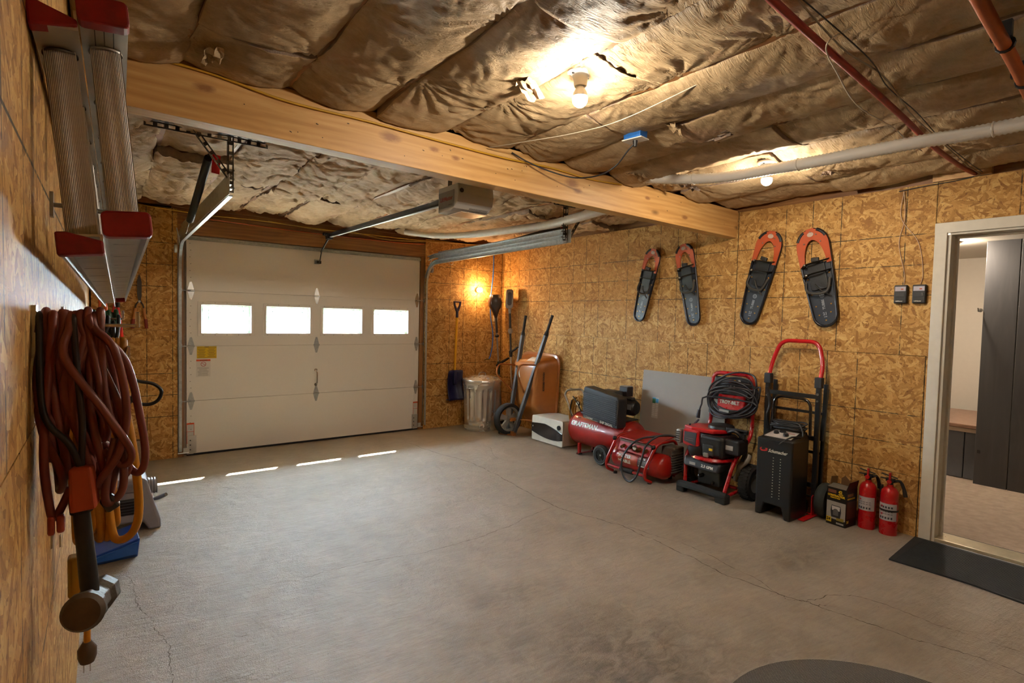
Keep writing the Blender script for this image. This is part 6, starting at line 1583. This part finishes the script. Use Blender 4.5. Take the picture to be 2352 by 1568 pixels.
# --- sledgehammer
sl = thing('sledgehammer', 'rusty sledgehammer with black handle hanging head down on the left wall', 'hammer', (-4.376, -4.945, .945))
MB().lath([(.0105, .0), (.0125, .03), (.0115, .10), (.0110, .19)], (0, .0, 0), (-.08, .03, 1), 16).build('handle', mat('1c1b1c', .5), sl, sm=50)
MB().cyl((-.0112, .004, .145), (-.0135, .005, .17), .0145, n=14).build('handle_collar', BLACKR, sl, sm=40)
hd_ = MB(); ax_ = (.20, .97, -.18)
hd_.lath([(.024, -.052), (.0285, -.048), (.0285, -.032), (.022, -.018), (.022, .022), (.0275, .034), (.0275, .062), (.024, .066)], (0, 0, 0), ax_, 8); RUST = mat('4a4036', .55, .4, var=.4, bump=.3, sc=30)
hd_.v = hd_.v; hdo = hd_.build('hammer_head', RUST, sl, bev=.002)
MB().lath([(.001, -.060), (.023, -.056), (.028, -.048)], (0, 0, 0), ax_, 28).build('striking_face', mat('5a4a38', .6, .3, var=.4, sc=30), hdo, sm=40)
# --- garden tools on the back wall, left of the door
shr = thing('hedge_shears', 'old hedge shears with wooden handles hanging on the back wall', 'shears', (-4.085, -.02, 1.50))
bl = MB(); bl.prism([(-.012, 0), (-.018, .05), (-.016, .17), (-.002, .235), (.004, .17), (.012, .02), (.010, -.03)], (0, -.006, 0), (1, 0, 0), (0, 0, 1), (0, .004, 0)); bl.prism([(.0, 0), (-.004, .17), (.003, .232), (.018, .15), (.016, .02), (.0, -.03)], (0, -.002, 0), (1, 0, 0), (0, 0, 1), (0, .004, 0)); bl.build('blade', mat('4a4238', .5, .5, var=.3), shr)
MB().cyl((0, -.012, -.02), (0, .006, -.02), .010, n=12).build('pivot_bolt', STEEL, shr)
for s_ in (-1, 1):
    MB().tube([(0, -.004, -.01), (s_*.025, -.004, -.05), (s_*.032, -.004, -.09)], .006, 8, sm=3).build('tang', mat('3a342e', .5, .4), shr, sm=50)
    h_ = MB().tube([(s_*.030, -.004, -.08), (s_*.040, -.004, -.16), (s_*.048, -.004, -.19)], .0125, 10).build('handle', mat('b87a3c', .5, var=.3), shr, sm=50)
    MB().tube([(s_*.046, -.004, -.18), (s_*.053, -.004, -.265)], .0145, 10).build('handle_end', mat('7a2418', .5), h_, sm=50)
lp = thing('loppers', 'red handled loppers with black grips hanging on the back wall', 'loppers', (-4.245, -.10, 1.48))
MB().tube([(0, 0, -.06), (.012, 0, -.15), (.03, 0, -.33)], .0125, 10).build('handle', mat('c01c18', .35), lp, sm=50)
MB().tube([(.03, 0, -.33), (.055, 0, -.60)], .016, 10).build('grip', BLACKR, lp, sm=50); MB().tube([(.055, 0, -.60), (.058, 0, -.63)], .012, 10).build('grip_end', mat('c8301c', .4), lp, sm=50)
lpb = MB(); lpb.tube([(0, 0, -.06), (0, 0, .02)], .015, 10); lpb.box((0, 0, .06), (.05, .012, .10)); lpb.prism([(-.03, .08), (.03, .08), (.02, .18), (-.01, .20), (-.035, .14)], (0, -.006, 0), (1, 0, 0), (0, 0, 1), (0, .006, 0)); lpb.build('cutting_head', BLACK, lp, bev=.003)
MB().tube([(-.02, .02, -.02), (-.05, .02, -.2), (-.06, .02, -.36)], .012, 10).build('handle', mat('a01814', .35), lp, sm=50)
o_h = thing('pruning_saw', 'orange handled pruner hanging behind the green cord', 'pruner', (-4.335, -.35, 1.50))
MB().tube([(0, 0, 0), (.004, 0, -.12), (.02, 0, -.25)], .013, 10).build('handle', mat('d85a18', .4), o_h, sm=50); MB().tube([(-.035, 0, 0), (-.035, 0, -.12), (-.02, 0, -.25)], .012, 10).build('handle', mat('c04818', .4), o_h, sm=50)
MB().prism([(-.05, 0), (.02, 0), (.01, .12), (-.02, .2), (-.04, .12)], (0, -.005, 0), (1, 0, 0), (0, 0, 1), (0, .01, 0)).build('blade', BLACK, o_h)
# --- grey plastic machine on the floor, blue tray, bottle, block
gv = thing('utility_vacuum', 'grey plastic floor machine with dark side grille against the left wall', 'machine', (-4.19, -1.80, 0))
GPL = mat('8a8791', .42, var=.08)
pf = [(-.20, 0), (-.20, .10), (-.19, .30), (-.15, .345), (.02, .345), (.055, .325), (.085, .20), (.125, .06), (.13, .0), (.06, 0), (.03, .06), (-.10, .06), (-.13, 0)]
MB().prism(pf, (0, -.10, 0), (1, 0, 0), (0, 0, 1), (0, .30, 0)).build('body', GPL, gv, bev=.015, seg=3)
gr = MB(); gr.box((-.07, -.104, .17), (.15, .012, .10)); gro = gr.build('dark_recess', BLACK, gv, bev=.006)
sl_ = MB()
for q in range(5): sl_.box((-.07, -.112, .135+q*.018), (.12, .004, .005))
sl_.build('grille_bar', DKGREY, gro)
MB().box((-.06, -.105, .285), (.16, .012, .05)).build('top_panel', mat('74707c', .4), gv, bev=.008)
cr_ = MB(); cr_.lath([(.05+.006*(q % 2), q*.008) for q in range(12)], (.03, .08, .24), (1, .0, .0), 18); cr_.build('coiled_hose', mat('a8a8ae', .3, .4), gv, sm=40)
nz = MB(); nz.tube([(.08, -.02, .17), (.12, -.06, .19), (.155, -.10, .215)], [.009, .014, .012], 10); nz.build('nozzle', mat('8c9096', .3, .7), gv, sm=40)
bt = thing('blue_tray', 'blue plastic tray on the floor beneath the yellow cord', 'tray', (-4.31, -2.22, 0), (0, 0, R(3)))
BLU = mat('16408e', .35)
b_ = MB(); b_.hexa([(-.12, -.10, 0), (.10, -.10, 0), (.10, .12, 0), (-.12, .12, 0), (-.125, -.115, .05), (.11, -.115, .11), (.11, .14, .12), (-.125, .14, .06)]); b_.build('tray_body', BLU, bt, bev=.006)
MB().hexa([(-.10, -.118, .02), (.095, -.112, .02), (.095, -.11, .02), (-.10, -.11, .02), (-.10, -.126, .045), (.10, -.126, .095), (.10, -.11, .095), (-.10, -.11, .045)]).build('front_face', mat('2a5cb4', .3), bt)
bo_ = thing('dark_bottle', 'dark green bottle shaped container standing in the left corner', 'bottle', (-4.205, -.42, 0))
MB().lath([(.042, 0), (.045, .01), (.045, .21), (.038, .25), (.022, .275), (.018, .30)], n=20).build('bottle_body', mat('16261e', .3), bo_, sm=40)
MB().lath([(.02, .295), (.02, .33), (.016, .335)], n=14).build('cap', BLACK, bo_, sm=30); MB().lath([(.0455, .06), (.0455, .13)], n=20, cap=False).build('pale_label', mat('5c6460', .5), bo_, sm=40)
cbk = MB(); cbk.box((0, 0, .11), (.14, .09, .22)); cb_o = cbk.build('concrete_block', mat('8a7c68', .9, var=.4, bump=.6, sc=12), bev=.006); cb_o.location = (-4.10, -.062, 0); tag(cb_o, 'rough concrete block against the back wall in the left corner', 'block')
